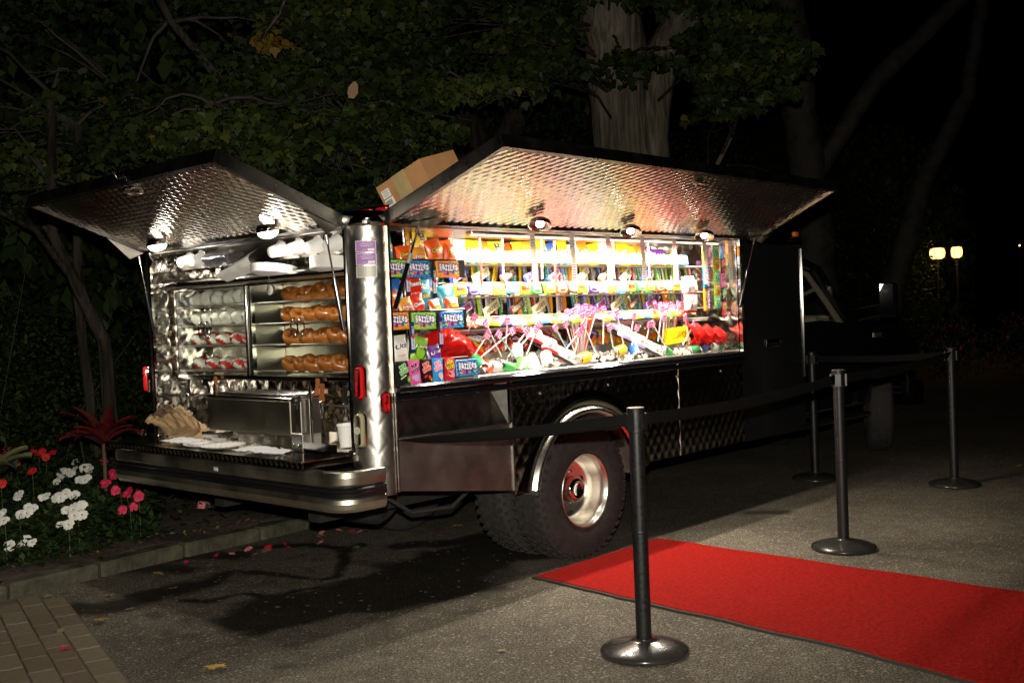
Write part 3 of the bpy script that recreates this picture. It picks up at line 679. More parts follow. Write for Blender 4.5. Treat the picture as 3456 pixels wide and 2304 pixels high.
# --- cab
CAB0 = set(o.name for o in bpy.data.objects)
CB, CT = 4.12, 5.40
CABP = mat('cab_paint', (.006, .007, .008), .10, coat=1.)
def xsec(pts, ya, yb, inset=0.):                        # outline in x,z given a width
    return pts
def cab_side(y, s, name, pts, mm, th=.03):
    q = MB(); n = len(pts); q.add([(x, y, z) for x, z in pts] + [(x, y + s * th, z) for x, z in pts], [tuple(range(n)), tuple(range(2 * n - 1, n - 1, -1))] + [(i, n + i, n + (i + 1) % n, (i + 1) % n) for i in range(n)]); return q.build(name, mm, T)
for y, s in ((CB, 1), (CT, -1)):
    d = cab_side(y, s, 'cab_door', [(7.30, .50), (8.35, .50), (8.42, .70), (8.45, 1.17), (7.95, 1.22), (7.30, 1.20)], CABP)
    MB().box((7.45, y - s * .012, 1.09), (.11, .016, .02), 0, None, .004).build('door_handle', BLACKT, d)
    cab_side(y + s * .03, s, 'door_frame', [(7.30, 1.20), (7.35, 1.20), (7.42, 1.66), (7.62, 1.71), (7.95, 1.62), (8.42, 1.17), (8.50, 1.17), (8.02, 1.66), (7.64, 1.77), (7.28, 1.75)], CABP, .05)
    cab_side(y + s * .045, s, 'side_window', [(7.35, 1.20), (8.44, 1.17), (7.96, 1.62), (7.62, 1.71), (7.42, 1.66)], GLASSD, .006)
    q = MB()                                              # front wing with its wheel arch
    arch_ = [(8.45 + .0, .50)] + [(9.12 - .43 * math.cos(a), .40 + .43 * math.sin(a)) for a in [R(10) + R(160) * k / 10 for k in range(11)]] + [(9.58, .42), (9.66, .50), (9.66, .95), (9.55, 1.06), (9.2, 1.13), (8.45, 1.17)]
    cab_side(y + s * .004, s, 'front_wing', arch_, CABP, .08)
    for k in range(1): MB().box((8.88, y - s * .003, 1.06), (.15, .004, .04)).build('wing_badge', mat('badge', (.35, .30, .22), .3, .8), T)
    MB().box((7.85, y - s * .045, .418), (1.25, .088, .02), 0, None, .006).build('running_board', BLACKT, T)
    MB().tube([(7.22, y - s * .075, .405), (7.85, y - s * .075, .405), (8.50, y - s * .075, .405)], .017, 10).build('running_board_edge', STEELB, T)
q = MB()                                                 # roof, bonnet, nose, floor swept across the cab
def strip(pts, ya, yb, name, mm, crown=.03):
    q = MB(); n = len(pts) - 1; q.grid(lambda u, v: (pts[round(u * n)][0], ya + (yb - ya) * v, pts[round(u * n)][1] + crown * (1 - (2 * v - 1) ** 2)), n, 10); return q.build(name, mm, T)
strip([(7.25, 1.70), (7.35, 1.77), (7.7, 1.785), (8.02, 1.68)], CB + .08, CT - .08, 'cab_roof', CABP)
strip([(8.02, 1.68), (8.25, 1.43), (8.50, 1.17)], CB + .08, CT - .08, 'windscreen', GLASSD, .0)
strip([(8.50, 1.17), (8.9, 1.20), (9.35, 1.14), (9.60, 1.03)], CB + .02, CT - .02, 'bonnet', CABP, .05)
strip([(9.60, 1.03), (9.70, .95), (9.70, .62)], CB + .02, CT - .02, 'grille', mat('grille_black', (.01, .01, .01), .4), .0)
strip([(9.62, .60), (9.80, .60), (9.80, .42), (9.62, .42)], CB - .02, CT + .02, 'front_bumper', CHROME, .0)
for y in (CB + .14, CT - .14): MB().box((9.70, y, .85), (.05, .22, .14), 0, None, .02).build('headlight', mat('headlight_lens', (.5, .5, .48), .1, coat=1), T)
q = MB().box((7.27, 4.76, 1.12), (.03, 1.22, 1.16)); q.box((8.0, 4.76, .49), (1.5, 1.22, .03)); q.build('cab_rear_wall', mat('cab_inner', (.02, .018, .016), .8), T)
TRIMB = mat('beige_trim', (.50, .38, .29), .7, noise=.1)
q = MB(); q.grid(lambda u, v: (8.12 + .36 * u, CB + .09 + (CT - CB - .18) * v, 1.17 + .05 * math.sin(u * math.pi) - .0 * u), 4, 6); q.grid(lambda u, v: (8.12 - .04 * u, CB + .09 + (CT - CB - .18) * v, 1.17 - .22 * u), 2, 2); q.box((8.16, 4.76, 1.14), (.22, 1.04, .24), 0, None, .02); q.build('dashboard', TRIMB, T)
MB().box((7.78, CB + .05, 1.14), (.72, .03, .13), 0, None, .01).build('door_lining', TRIMB, T)
MB().tube([(7.42, CB + .10, 1.655), (7.62, CB + .10, 1.69), (7.93, CB + .10, 1.60), (8.20, CB + .10, 1.36), (8.38, CB + .10, 1.18)], [.012, .02, .024, .026, .03], 8).build('pillar_trim', TRIMB, T)
MB().tube([(7.72, CB + .11, 1.66), (7.76, CB + .11, 1.52), (7.90, CB + .11, 1.44), (8.02, CB + .11, 1.47), (8.08, CB + .11, 1.47)], .018, 8).build('grab_handle', TRIMB, T)
for y in (4.45, 5.08):
    MB().box((7.55, y, .82), (.42, .46, .16), 0, None, .04).box((7.36, y, 1.1), (.14, .46, .6), 0, None, .05).build('seat', mat('seat_cloth', (.03, .028, .026), .9), T)
MB().lathe([(.175, -.012), (.187, 0), (.175, .012), (.163, 0), (.175, -.012)], 24, 0, M.Translation((8.02, 5.08, 1.17)) @ M.Rotation(R(-62), 4, 'Y')).build('steering_wheel', BLACKT, T)
for y, s in ((CB, -1), (CT, 1)):
    mr = MB().box((8.58, y + s * .24, 1.36), (.09, .14, .30), 0, None, .02).build('wing_mirror', BLACKP, T)
    MB().box((8.533, y + s * .24, 1.37), (.004, .115, .26)).build('mirror_glass', mat('mirror_glass', (.6, .6, .6), .02, 1), mr)
    MB().tube([(8.50, y, 1.30), (8.56, y + s * .18, 1.33)], .012, 8).tube([(8.50, y, 1.20), (8.56, y + s * .18, 1.24)], .012, 8).build('mirror_arm', BLACKP, mr)
wheel(9.12, CB + .13, deep=False, tread=False, steer=R(28), name='front_wheel'); wheel(9.12, CT - .13, deep=False, tread=False, steer=R(28), name='front_wheel')
MB().box((6.9, 4.76, .45), (3.2, .7, .12)).build('cab_chassis', MATS['chassis_black'], T)
MB().tube([(9.45, CB + .02, .75), (9.50, CB, .62), (9.52, CB + .02, .50)], .012, 8).build('tow_chain', CHROME, T)

for o in list(bpy.data.objects):                          # the cab stands a little further forward: stretch it to its true length
    if o.name in CAB0 or o.type != 'MESH' or o.name.startswith('cab_chassis'): continue
    for v in o.data.vertices: v.co.x = 7.30 + (v.co.x - 7.30) * 1.27 if v.co.x < 8.45 else v.co.x + .31

# ================================================================ REAR SERVICE BAY
XI = 3.235                                               # plane of the display case doors
q = MB(); sheet(q, (3.46, 3.885, .78), (0, 1, 0), (0, 0, 1), 1.76, 1.02, (-1, 0, 0), cu=.13, cv=.16, dep=.007, res=.016); q.build('quilted_back_wall', STEEL, T)
q = MB(); sheet(q, (3.11, 5.648, .78), (1, 0, 0), (0, 0, 1), .35, 1.02, (0, -1, 0), cu=.11, cv=.14, dep=.006, res=.016); q.build('quilted_side_wall', STEEL, T)
q = MB(); sheet(q, (3.11, 3.888, .78), (1, 0, 0), (0, 0, 1), .35, 1.02, (0, 1, 0), cu=.11, cv=.14, dep=.005, res=.016); q.build('quilted_side_wall', STEEL, T)
MB().box((3.28, 4.767, .768), (.36, 1.76, .012)).build('bay_floor', STEELB, T)
MB().box((3.28, 4.767, 1.797), (.36, 1.76, .012)).build('bay_ceiling', STEELB, T)
# cup rack: sloping panel pierced with round sleeves
q = MB(); q.add([(3.16, 3.9, 1.69), (3.16, 5.64, 1.69), (3.19, 5.64, 1.79), (3.19, 3.9, 1.79)], [(0, 1, 2, 3)]); rack = q.build('cup_rack', STEEL, T)
HOLE = mat('sleeve_dark', (.02, .02, .02), .5, .5)
cupY = [4.02, 4.165, 4.315, 4.46]; cupY2 = [5.19, 5.31]
for y in cupY + cupY2 + [5.42, 5.52, 5.61]:
    TT = align((-1, 0, -.22), (3.172, y, 1.742))
    me = MB().lathe([(.041, -.004), (.048, .004), (.050, .010), (.046, .012), (.043, .006), (.041, -.05), (0, -.05)], 26, [0, 0, 0, 0, 0, 1]).mesh('sleeve', [CHROME, HOLE]); me.transform(TT); link('cup_sleeve', me, rack)
CUPM = mat('foam_white', (.80, .79, .76), .6, bump=.15, bscale=300)
cupm = MB().lathe([(0, 0), (.026, 0), (.028, .004), (.037, .080), (.038, .083), (.040, .084), (.040, .094), (.038, .094), (.036, .084), (.027, .006), (0, .006)], 28).mesh('foam_cup', CUPM)
for i, y in enumerate(cupY + cupY2):
    D = V((-1, -.10, -.22)).normalized(); rot = D.to_track_quat('Z', 'Y').to_euler()
    o = link('foam_cup', cupm, None, loc=V((3.165, y, 1.74)) - D * .0 + D * .005, rot=(rot.x, rot.y, rot.z))
    o.rotation_euler = (-D).to_track_quat('Z', 'Y').to_euler(); o.location = V((3.172, y, 1.742)) + D * .085
    nm = ['white foam cup in the rack nearest the right corner post', 'white foam cup in the rack, second from the right corner post', 'white foam cup in the rack, third from the right corner post',
          'white foam cup in the rack just above the sagging paper bag stack', 'white foam cup right of the empty sleeves, nearer the napkin bag', 'white foam cup directly beside the empty cup sleeves'][i]
    props(o, nm, 'cup', 'foam cups in the rack under the rear hatch')
o = link('foam_cup', cupm, None, loc=(3.135, 3.985, .79)); o.scale = (1.08, 1.08, 1.15); props(o, 'white foam cup standing upright under the right-hand taps', 'cup')
# crumpled plastic bag behind, paper bag stack and plate stack on the visor
def crumple(f, seed, amp):
    r = random.Random(seed); ks = [(r.uniform(3, 26), r.uniform(-20, 20), r.uniform(0, 6), r.uniform(.4, 1)) for _ in range(7)]
    def g(u, v):
        x, y, z = f(u, v); n = sum(abs(math.sin(a * u + b * v + c)) * w for a, b, c, w in ks) / 7 - .45; return (x + n * amp * .7, y + n * amp * .3, z + n * amp)
    return g
BAGW = mat('white_paper', (.78, .76, .72), .65, bump=.4, bscale=40)
q = MB(); q.grid(crumple(lambda u, v: (3.10 - .07 * math.sin(v * math.pi), 4.86 - .30 * u, 1.60 + .11 * v * (.55 + .45 * u) + .045 * u), 3, .02), 16, 12)
props(q.build('paper_bag_stack', BAGW), 'stack of white paper bags drooping over the bar above the glass doors', 'paper bags')['label']
q = MB()
for k in range(9): q.lathe([(0, .0), (.085, .001), (.115, .010), (.118, .011), (.114, .014), (.085, .005), (0, .004)], 32, 0, M.Translation((3.15, 4.52, 1.612 + k * .0045)) @ M.Rotation(R(8), 4, 'Y'))
props(q.build('plate_stack', CUPM), 'stack of white paper plates lying on the bar beside the paper bags', 'plates')
q = MB()
for k in range(12): q.lathe([(0, .0), (.085, .001), (.115, .010), (.118, .011), (.114, .014), (.085, .005), (0, .004)], 32, 0, M.Translation((3.17, 4.06, 1.607 + k * .0048)) @ M.Rotation(R(6), 4, 'Y'))
props(q.build('plate_stack', CUPM), 'stack of white paper plates behind the rear gas strut on the right', 'plates')
FOILM = mat('crinkled_film', (.55, .54, .60), .15, .8, bump=.8, bscale=30)
q = MB(); q.grid(crumple(lambda u, v: (3.15 - .05 * math.sin(v * math.pi), 5.10 - .22 * u, 1.685 + .09 * v), 9, .025), 14, 10); props(q.build('foil_bag', FOILM), 'shiny crinkled film bag tucked between the foam cups', 'bag')
# visor bar over the case
for (y0, y1) in ((3.93, 4.55), (4.56, 5.12), (5.13, 5.63)):
    q = MB(); yc = (y0 + y1) / 2; w = y1 - y0
    q.grid(lambda u, v: (3.175 - .035 * math.sin(math.pi * u), y0 + w * v, 1.612 + .055 * math.cos(math.pi * u) * .5), 8, 2); q.build('visor_bar', STEEL, T)
# display case
CASE = T and MB().box((XI + .115, 4.765, 1.597), (.23, 1.68, .016)).build('display_case', STEELB, T)
q = MB()
for y in (3.935, 4.86, 4.895, 5.60): q.box((XI, y, 1.345), (.03, .022, .50), 0, None, .003)
q.box((XI, 4.765, 1.098), (.03, 1.68, .022), 0, None, .003); q.box((XI, 4.765, 1.585), (.03, 1.68, .018), 0, None, .003); q.box((XI + .11, 4.765, 1.088), (.22, 1.68, .012))
q.build('case_frame', STEEL, CASE)
q = MB().box((3.452, 4.765, 1.34), (.008, 1.66, .50)).box((XI + .11, 4.877, 1.34), (.20, .012, .5)); q.build('case_back', mat('case_inner', (.42, .40, .34), .32, 1, noise=.3, nscale=4), CASE)
for y in (4.877, 3.925): 
    MB().tube([(XI - .02, y, 1.11), (XI - .02, y, 1.58)], .0065, 8).build('piano_hinge', CHROME, CASE)
for (a, b) in ((3.95, 4.395), (4.405, 4.848), (4.907, 5.245), (5.255, 5.588)):
    MB().box((XI - .012, (a + b) / 2, 1.34), (.005, b - a, .462)).build('glass_door', GLASS, CASE)
for y in (4.372, 4.428, 5.222, 5.278):
    MB().lathe([(.022, -.0), (.027, .004), (.022, .008), (.017, .004), (.022, 0)], 20, 0, M.Translation((XI - .045, y, 1.352)) @ M.Rotation(R(90), 4, 'X') @ M.Diagonal((.9, 1.9, 1.0, 1)) @ M.Translation((0, 0, -.004))).build('door_handle', CHROME, CASE)
SHZ = [1.492, 1.383, 1.272, 1.135]
for z in SHZ:
    for (a, b) in ((3.95, 4.85), (4.905, 5.59)):
        q = MB().box((XI + .11, (a + b) / 2, z - .004), (.19, b - a, .004)); q.tube([(XI + .015, a, z - .008), (XI + .015, b, z - .008)], .006, 8); q.build('case_shelf', STEELB, CASE)
me = MB().lathe([(0, .0), (.024, .0), (.027, .004), (.027, .016), (.0, .016)], 28, [0, 0, 0, 1]).mesh('thermometer', [CHROME, ink('f2efe6', .4)]); me.transform(align((-1, 0, 0), (XI - .006, 4.655, 1.548))); th = link('thermometer', me, CASE)
pr = Print(); pr.rect(0, .0, .0016, .030, BLACKT, -.5)
for k in range(9): a = R(-40 + 32 * k); pr.rect(.019 * math.cos(a), .019 * math.sin(a), .004, .0012, BLACKT, a)
me = pr.mesh('dial'); me.transform(M.Translation((XI - .024, 4.655, 1.548)) @ M.Rotation(R(-90), 4, 'Z')); link('thermometer_dial', me, CASE)

# pretzels
PRE = mat('pretzel_crust', (.34, .105, .018), .32, coat=.5, noise=.25, nscale=25)
def pretzel_mesh(seed):
    r = random.Random(seed)
    # classic loop outline instead of the raw spline: two lobes and a crossed twist
    P = [(-.030, -.042, .012), (-.018, -.030, .016), (.000, -.008, .020), (.014, .008, .012), (.034, .030, .010), (.058, .034, .010), (.074, .012, .010), (.066, -.018, .010), (.040, -.042, .010), (.0, -.050, .010),
         (-.040, -.042, .010), (-.066, -.018, .010), (-.074, .012, .010), (-.058, .034, .010), (-.034, .030, .010), (-.014, .008, .014), (.000, -.008, .008), (.018, -.030, .014), (.030, -.042, .022)]
    P = [(x + r.uniform(-.003, .003), y + r.uniform(-.003, .003), z) for x, y, z in P]
    rs = [.010 + .011 * math.sin(math.pi * i / (len(P) - 1)) ** .6 for i in range(len(P))]
    o = []; ro = []
    for i in range(len(P) - 1):
        for s_ in (0, .5): o.append(V(P[i]).lerp(V(P[i + 1]), s_)); ro.append(rs[i] * (1 - s_) + rs[i + 1] * s_)
    q = MB().tube(o + [V(P[-1])], ro + [rs[-1]], 8)
    return q.mesh('pretzel', PRE)
PM = [pretzel_mesh(k) for k in range(3)]
row = ['top', 'second', 'third', 'bottom']; side_ = ['leftmost', 'second from the left', 'third from the left', 'fourth from the left', 'fifth from the left', 'rightmost']
for k, z in enumerate(SHZ):
    n = 5 if k in (0, 2) else 6
    for i in range(n):
        y = 4.62 - (4.62 - 4.02) * (i + .5) / n + rnd.uniform(-.01, .01)
        o = link('pretzel', PM[(i + k) % 3], None, loc=(3.315 + rnd.uniform(-.01, .01), y, z + .026), rot=(R(30 + rnd.uniform(-9, 12)), rnd.uniform(-.15, .15), R(-58 + rnd.uniform(-18, 18))))
        o.scale = (.98, .98, 1.25)
        lab = side_[i] if i < n - 1 else 'rightmost'
        props(o, 'golden brown twisted pretzel, %s on the %s shelf of the glass case' % (lab, row[k]), 'pretzel', 'soft pretzels in the warming case')
# wrapped rolls, white printed paper above, red and white below
def roll_mesh(seed, red):
    r = random.Random(seed); q = MB(); W_ = mat('wrap_paper', (.74, .71, .64), .55, bump=.5, bscale=50); Rr = mat('wrap_red', (.55, .025, .02), .5)
    def f(u, v):
        a = u * 2 * math.pi; s_ = math.sin(math.pi * min(max(v, .02), .98)) ** .4; rr = .040 * s_ * (1 + .16 * math.sin(3 * a + seed) * math.sin(9 * v + seed) + .09 * math.sin(7 * a + 11 * v + seed))
        return (rr * math.cos(a) * .95, (v - .5) * .115, rr * math.sin(a) + .036)
    q.grid(f, 18, 12, (lambda u, v: 1 if (math.sin(u * 13 + v * 5 + seed) > .25) else 0) if red else 0)
    if not red:
        pr = Print(lambda x, z: .040); pr.text('Bakers Best', 0, .05, .07, .012, Rr, .2); pr.text('Roll 100', .01, .03, .05, .010, Rr, .2)
        for v_, f_, m_ in ((pr.v, pr.f, pr.m),): q.add([(x, y * 1, z) for x, y, z in v_], f_, 1)
    return q.mesh('wrapped_roll', [W_, Rr])
for k, z in enumerate(SHZ):
    n = 6 if k < 2 else 5
    for i in range(n):
        y = 5.50 - (5.50 - 4.97) * i / (n - 1) + rnd.uniform(-.006, .006); red = k >= 2
        o = link('wrapped_roll', roll_mesh(k * 7 + i, red), None, loc=(3.32, y, z + .002), rot=(rnd.uniform(-.2, .2), rnd.uniform(-.2, .2), R(70 + rnd.uniform(-25, 25)))); o.scale = (.95, 1, rnd.uniform(.9, 1.1) if k < 2 else .85)
        lab = side_[i] if i < n - 1 else 'rightmost'
        props(o, ('red and white paper roll, %s on the %s shelf of the case' if red else 'roll in printed white paper, %s on the %s shelf of the case') % (lab, row[k]), 'wrapped roll', 'wrapped rolls in the glass case')
# --- lower bay: taps, griddle box, drip tray
gb = MB().box((3.06, 4.60, .925), (.10, .72, .165), 0, None, .004).build('griddle_box', mat('griddle_steel', (.34, .31, .23), .38, 1, noise=.25, nscale=5), T)
MB().box((3.13, 4.60, 1.016), (.24, .74, .012), 0, None, .003).build('griddle_top', STEEL, gb)
q = MB()
for k in range(7): q.tube([(3.03 + k * .035, 4.27, 1.03), (3.03 + k * .035, 4.93, 1.03)], .006, 6)
q.build('grill_rod', STEEL, gb)
q = MB().box((3.08, 4.195, .90), (.12, .05, .23), 0, None, .003).box((3.06, 4.19, .815), (.11, .09, .085), 0, None, .003); q.build('griddle_bracket', STEELB, gb)
for z in (.98, .87): MB().lathe([(0, .001), (.006, .001), (.0065, 0)], 10, 0, align((-1, 0, 0), (3.018, 4.195, z)) @ M.Diagonal((1, 1.8, 1, 1))).build('slot', mat('rust_slot', (.09, .035, .015), .8), gb)
for y in (4.215, 4.165): MB().lathe([(0, .010), (.006, .009), (.008, .004), (.009, 0)], 12, 0, align((-1, 0, 0), (3.004, y, .80))).build('bolt', CHROME, gb)
MB().lathe([(0, -.026), (.015, -.022), (.026, 0), (.015, .022), (0, .026)], 18, 0, M.Translation((3.01, 4.19, 1.012))).build('black_knob', BLACKT, gb)
MB().tube([(3.06, 4.145, 1.08), (3.06, 4.145, .79)], .008, 8).build('riser_pipe', CHROME, T); MB().tube([(3.02, 4.90, 1.08), (3.02, 4.90, 1.02)], .006, 8).build('riser_pipe', CHROME, T)
q = MB().box((3.07, 4.02, .782), (.13, .24, .006)).box((3.008, 4.02, .80), (.006, .25, .042)).box((3.14, 4.02, .82), (.006, .25, .07)); q.build('drip_tray', STEEL, T)
q = MB().box((3.06, 4.96, .81), (.09, .16, .035), 0, None, .003); q.box((3.04, 4.86, .795), (.07, .14, .02)); q.build('drip_tray', STEEL, T)
def tap(y, z, hc, x=3.20, h=.08):
    o = MB().tube([(x + .12, y, z), (x, y, z)], .008, 8).lathe([(0, -.06), (.009, -.06), (.012, .0), (.014, .016), (.009, .02), (0, .02)], 14, 0, M.Translation((x, y, z))).build('tap', CHROME, T)
    q = MB(); TT = M.Translation((x, y, z + .02)) @ M.Rotation(R(8), 4, 'X')
    q.add([(-.006, -.016, 0), (-.006, .016, 0), (-.006, .014, .02), (-.006, .007, .035), (-.006, .010, h), (-.006, -.010, h), (-.006, -.007, .035), (-.006, -.014, .02), (.006, -.016, 0), (.006, .016, 0), (.006, .014, .02), (.006, .007, .035), (.006, .010, h), (.006, -.010, h), (.006, -.007, .035), (.006, -.014, .02)],
          [tuple(range(8)), tuple(range(15, 7, -1))] + [(i, 8 + i, 8 + (i + 1) % 8, (i + 1) % 8) for i in range(8)], 0, False, TT); q.build('tap_handle', hc, o); return o
TAN = mat('orange_handle', (.26, .085, .02), .45); BLK = BLACKT
tap(5.47, .985, BLK); tap(5.19, 1.0, TAN); tap(4.28, 1.0, TAN, 3.2); tap(4.10, .985, TAN, 3.09); tap(3.965, .975, BLK, 3.12, .08)
MB().tube([(3.12, 4.12, .985), (3.14, 3.9, .978)], .006, 8).build('tap_rail', CHROME, T)
def plate(y, z, body, cm, w=.062, x=3.30):
    pr = Print(); pr.rect(0, 0, w, .020, ink('e8e0d8', .5, 0)); pr.rect(0, 0, w - .004, .017, cm); pr.text(body, 0, 0, w * .8, .011, ink('f0ece0', .5, 0))
    me = pr.mesh('tap_sign'); me.transform(M.Translation((x, y, z)) @ M.Rotation(R(-90), 4, 'Z')); return link('tap_sign', me, T)
plate(5.43, 1.068, 'COFFEE', BLACKT, x=3.40); plate(4.155, 1.045, 'WATER', ink('b3262b', .4), .068, 3.145); plate(3.955, 1.04, 'COFFEE', BLACKT, .06, 3.145); plate(5.07, 1.065, 'WATER', ink('8a1d20', .4), .04, 3.25)
MB().box((3.22, 5.52, .87), (.01, .10, .05), 0, None, .002).build('blue_sleeve', mat('pale_blue_plastic', (.35, .42, .55), .3), T)
# paper bag, plates and napkins on the shelf
BROWN = mat('kraft_paper', (.46, .31, .16), .75, noise=.12, bump=.3, bscale=30); PRN = mat('bag_print', (.14, .09, .055), .8, noise=.5, nscale=90)
q = MB()
q.grid(crumple(lambda u, v: (3.09 - .11 * math.sin(math.pi * min(1, v * 1.05)) * (1 - .35 * u), 5.54 - .40 * u + .02 * v, .778 + (.05 + .13 * math.sin(math.pi * (.12 + .62 * u))) * math.sin(math.pi * v * .98) ** .55), 11, .085), 40, 34, lambda u, v: 1 if .10 < u < .62 and .22 < v < .62 else 0)
q.grid(crumple(lambda u, v: (3.0 + .12 * v, 5.36 - .40 * u, .785 + .10 * v * (1 - u * .75)), 23, .06), 30, 16)
props(q.build('paper_bag', [BROWN, PRN]), 'crumpled brown paper bag lying at the left end of the rear shelf', 'paper bag')
PLATE = mat('paper_plate', (.78, .75, .70), .7)
def plt_(x, y, z, lab):
    q = MB(); n = 48
    prof = [(0, 0), (.078, 0), (.092, .006), (.112, .012)]
    vs = []; 
    for i, (r_, z_) in enumerate(prof):
        for k in range(n): a = 2 * math.pi * k / n; w = (.0016 * (1 if k % 2 else -1)) if i >= 2 else 0; vs.append((r_ * math.cos(a), r_ * math.sin(a), z_ + w))
    q.add(vs, [(i * n + k, i * n + (k + 1) % n, (i + 1) * n + (k + 1) % n, (i + 1) * n + k) for i in range(3) for k in range(n)], 0, True)
    o = q.build('paper_plate', PLATE, None, loc=(x, y, z)); m = o.modifiers.new('t', 'SOLIDIFY'); m.thickness = .0012; props(o, lab, 'plate', 'paper plates on the rear shelf')
plt_(2.935, 4.87, .7725, 'white paper plate in the middle of the rear shelf, partly covered by another'); plt_(2.90, 4.66, .780, 'white paper plate overlapping its neighbour, right of the shelf middle')
for s_, x, y, lab in ((5, 2.94, 5.07, 'crumpled white napkin left of the paper plates on the rear shelf'), (8, 2.90, 4.33, 'crumpled white napkin right of the paper plates on the rear shelf')):
    q = MB(); q.grid(crumple(lambda u, v: (x + (v - .5) * .14, y + (.5 - u) * .30, .785 + .012 * math.sin(5 * u) * math.sin(3 * v)), s_, .022), 20, 12); props(q.build('napkin', mat('tissue', (.72, .72, .74), .8)), lab, 'napkin')
# cardboard box on the roof, tipped on its corner against the raised hatch
CARD = mat('cardboard', (.43, .22, .09), .8, noise=.12, nscale=12); TAPE = mat('packing_tape', (.42, .32, .15), .35, coat=.3, noise=.15)
bx = thing('cardboard_box', 'brown taped cardboard box tipped on the roof behind the side hatch', 'box', (3.54, 3.815, 1.985), (0, 0, 0))
bx.rotation_euler = (M.Rotation(R(-24), 4, V((.7327, .68, 0))) @ M.Rotation(R(-86), 4, 'Z')).to_euler()
MB().box((0, 0, 0), (.32, .26, .225)).build('carton', CARD, bx, world=False)
MB().box((0, -.1315, 0), (.085, .003, .2258)).box((0, 0, .1135), (.085, .26, .003)).build('tape', TAPE, bx, world=False)
pr = Print(); WL = ink('e9e6e0', .6, 0)
pr.rect(-.116, .062, .056, .040, WL); pr.rect(-.114, .016, .062, .040, WL)
for k in range(4): pr.rect(-.116, .074 - .008 * k, .04 - .008 * (k % 2), .0025, GRY)
r2 = random.Random(2); x = -.140
while x < -.092: w = r2.uniform(.0008, .003); pr.rect(x + w / 2, .016, w, .024, BLACKT); x += w + r2.uniform(.001, .0025)
me = pr.mesh('shipping_label'); me.transform(M.Translation((0, -.1302, 0))); link('shipping_label', me, bx, world=False)

# ================================================================ THE SWEETS DISPLAY
q = MB(); sheet(q, (3.475, 4.36, 1.05), (1, 0, 0), (0, 0, 1), 2.80, .75, (0, -1, 0), cu=.13, cv=.15, dep=.008, res=.02); q.build('display_back_wall', STEEL, T)
for x, y_, w_, n in ((3.238, Y0 + .01, .14, 1), (3.474, 3.90, .46, 1), (6.262, Y0 + .01, .61, -1)):
    q = MB(); sheet(q, (x, y_, 1.05), (0, 1, 0), (0, 0, 1), w_, .75, (n, 0, 0), cu=.13, cv=.15, dep=.006, res=.02); q.build('display_side_wall', STEEL, T)
MB().box((4.87, 4.05, 1.058), (2.79, .62, .012)).box((3.355, 3.825, 1.058), (.23, .14, .012)).build('display_floor', STEELB, T)
MB().box((4.87, 4.05, 1.803), (2.79, .62, .012)).box((3.355, 3.825, 1.803), (.23, .14, .012)).build('display_ceiling', STEELB, T)
MB().box((3.356, 3.902, 1.42), (.235, .008, .75)).build('display_back_wall', STEEL, T)
tl = MB().box((5.02, 3.842, 1.790), (2.34, .05, .014), 0, None, .004).build('tube_light', STEELB, T)
MB().tube([(3.87, 3.842, 1.782), (6.17, 3.842, 1.782)], .006, 10).build('tube', mat('lit_tube', (1, .90, .74), .4, emis=3), tl)
for k in range(3):
    ad = bpy.data.lights.new('tube_light_glow', 'AREA'); ad.shape = 'RECTANGLE'; ad.size = .76; ad.size_y = .03; ad.energy = TUBE_P; ad.color = (1, .90, .74); ao = bpy.data.objects.new('tube_light_glow', ad); COL.objects.link(ao); ao.location = (4.25 + .77 * k, 3.842, 1.764); ao.rotation_euler = (R(14), 0, 0)
MB().box((5.03, 3.79, 1.072), (2.46, .06, .012), 0, None, .003).build('ice_tray_lip', mat('tray_lip', (.70, .66, .58), .28, 1, noise=.1), T)
SH = mat('shelf_edge', (.70, .67, .62), .3, .6)
def shelf(xa, xb, y, z, d=.10, mm=None): return MB().box(((xa + xb) / 2, y + d / 2, z), (xb - xa, d, .008), 0, None, .002).build('display_shelf', mm or SH, T)
DARKSH = mat('dark_shelf', (.02, .018, .016), .3, coat=.3)
for z_, yy in ((1.652, 3.83), (1.408, 3.83), (1.172, 3.815)): shelf(3.25, 3.47, yy, z_, .068, DARKSH); shelf(3.48, 3.79, yy, z_, .25, DARKSH)
for z in (1.61, 1.363): MB().box((3.52, 3.822, z), (.54, .006, .088)).build('pocket_strip', DARKSH, T)
MB().box((3.80, 4.0, 1.35), (.006, .40, .62)).build('divider', GLASS, T)
MB().box((3.52, 3.795, 1.115), (.56, .006, .098)).build('pocket_strip', DARKSH, T)
for z, y, d in ((1.640, 3.99, .30), (1.548, 4.03, .30), (1.470, 3.97, .2), (1.365, 3.98, .34), (1.298, 3.95, .36)): shelf(3.81, 6.20, y, z, d)
MB().box((5.0, 3.955, 1.287), (2.36, .012, .014)).build('display_shelf', STEELB, T)

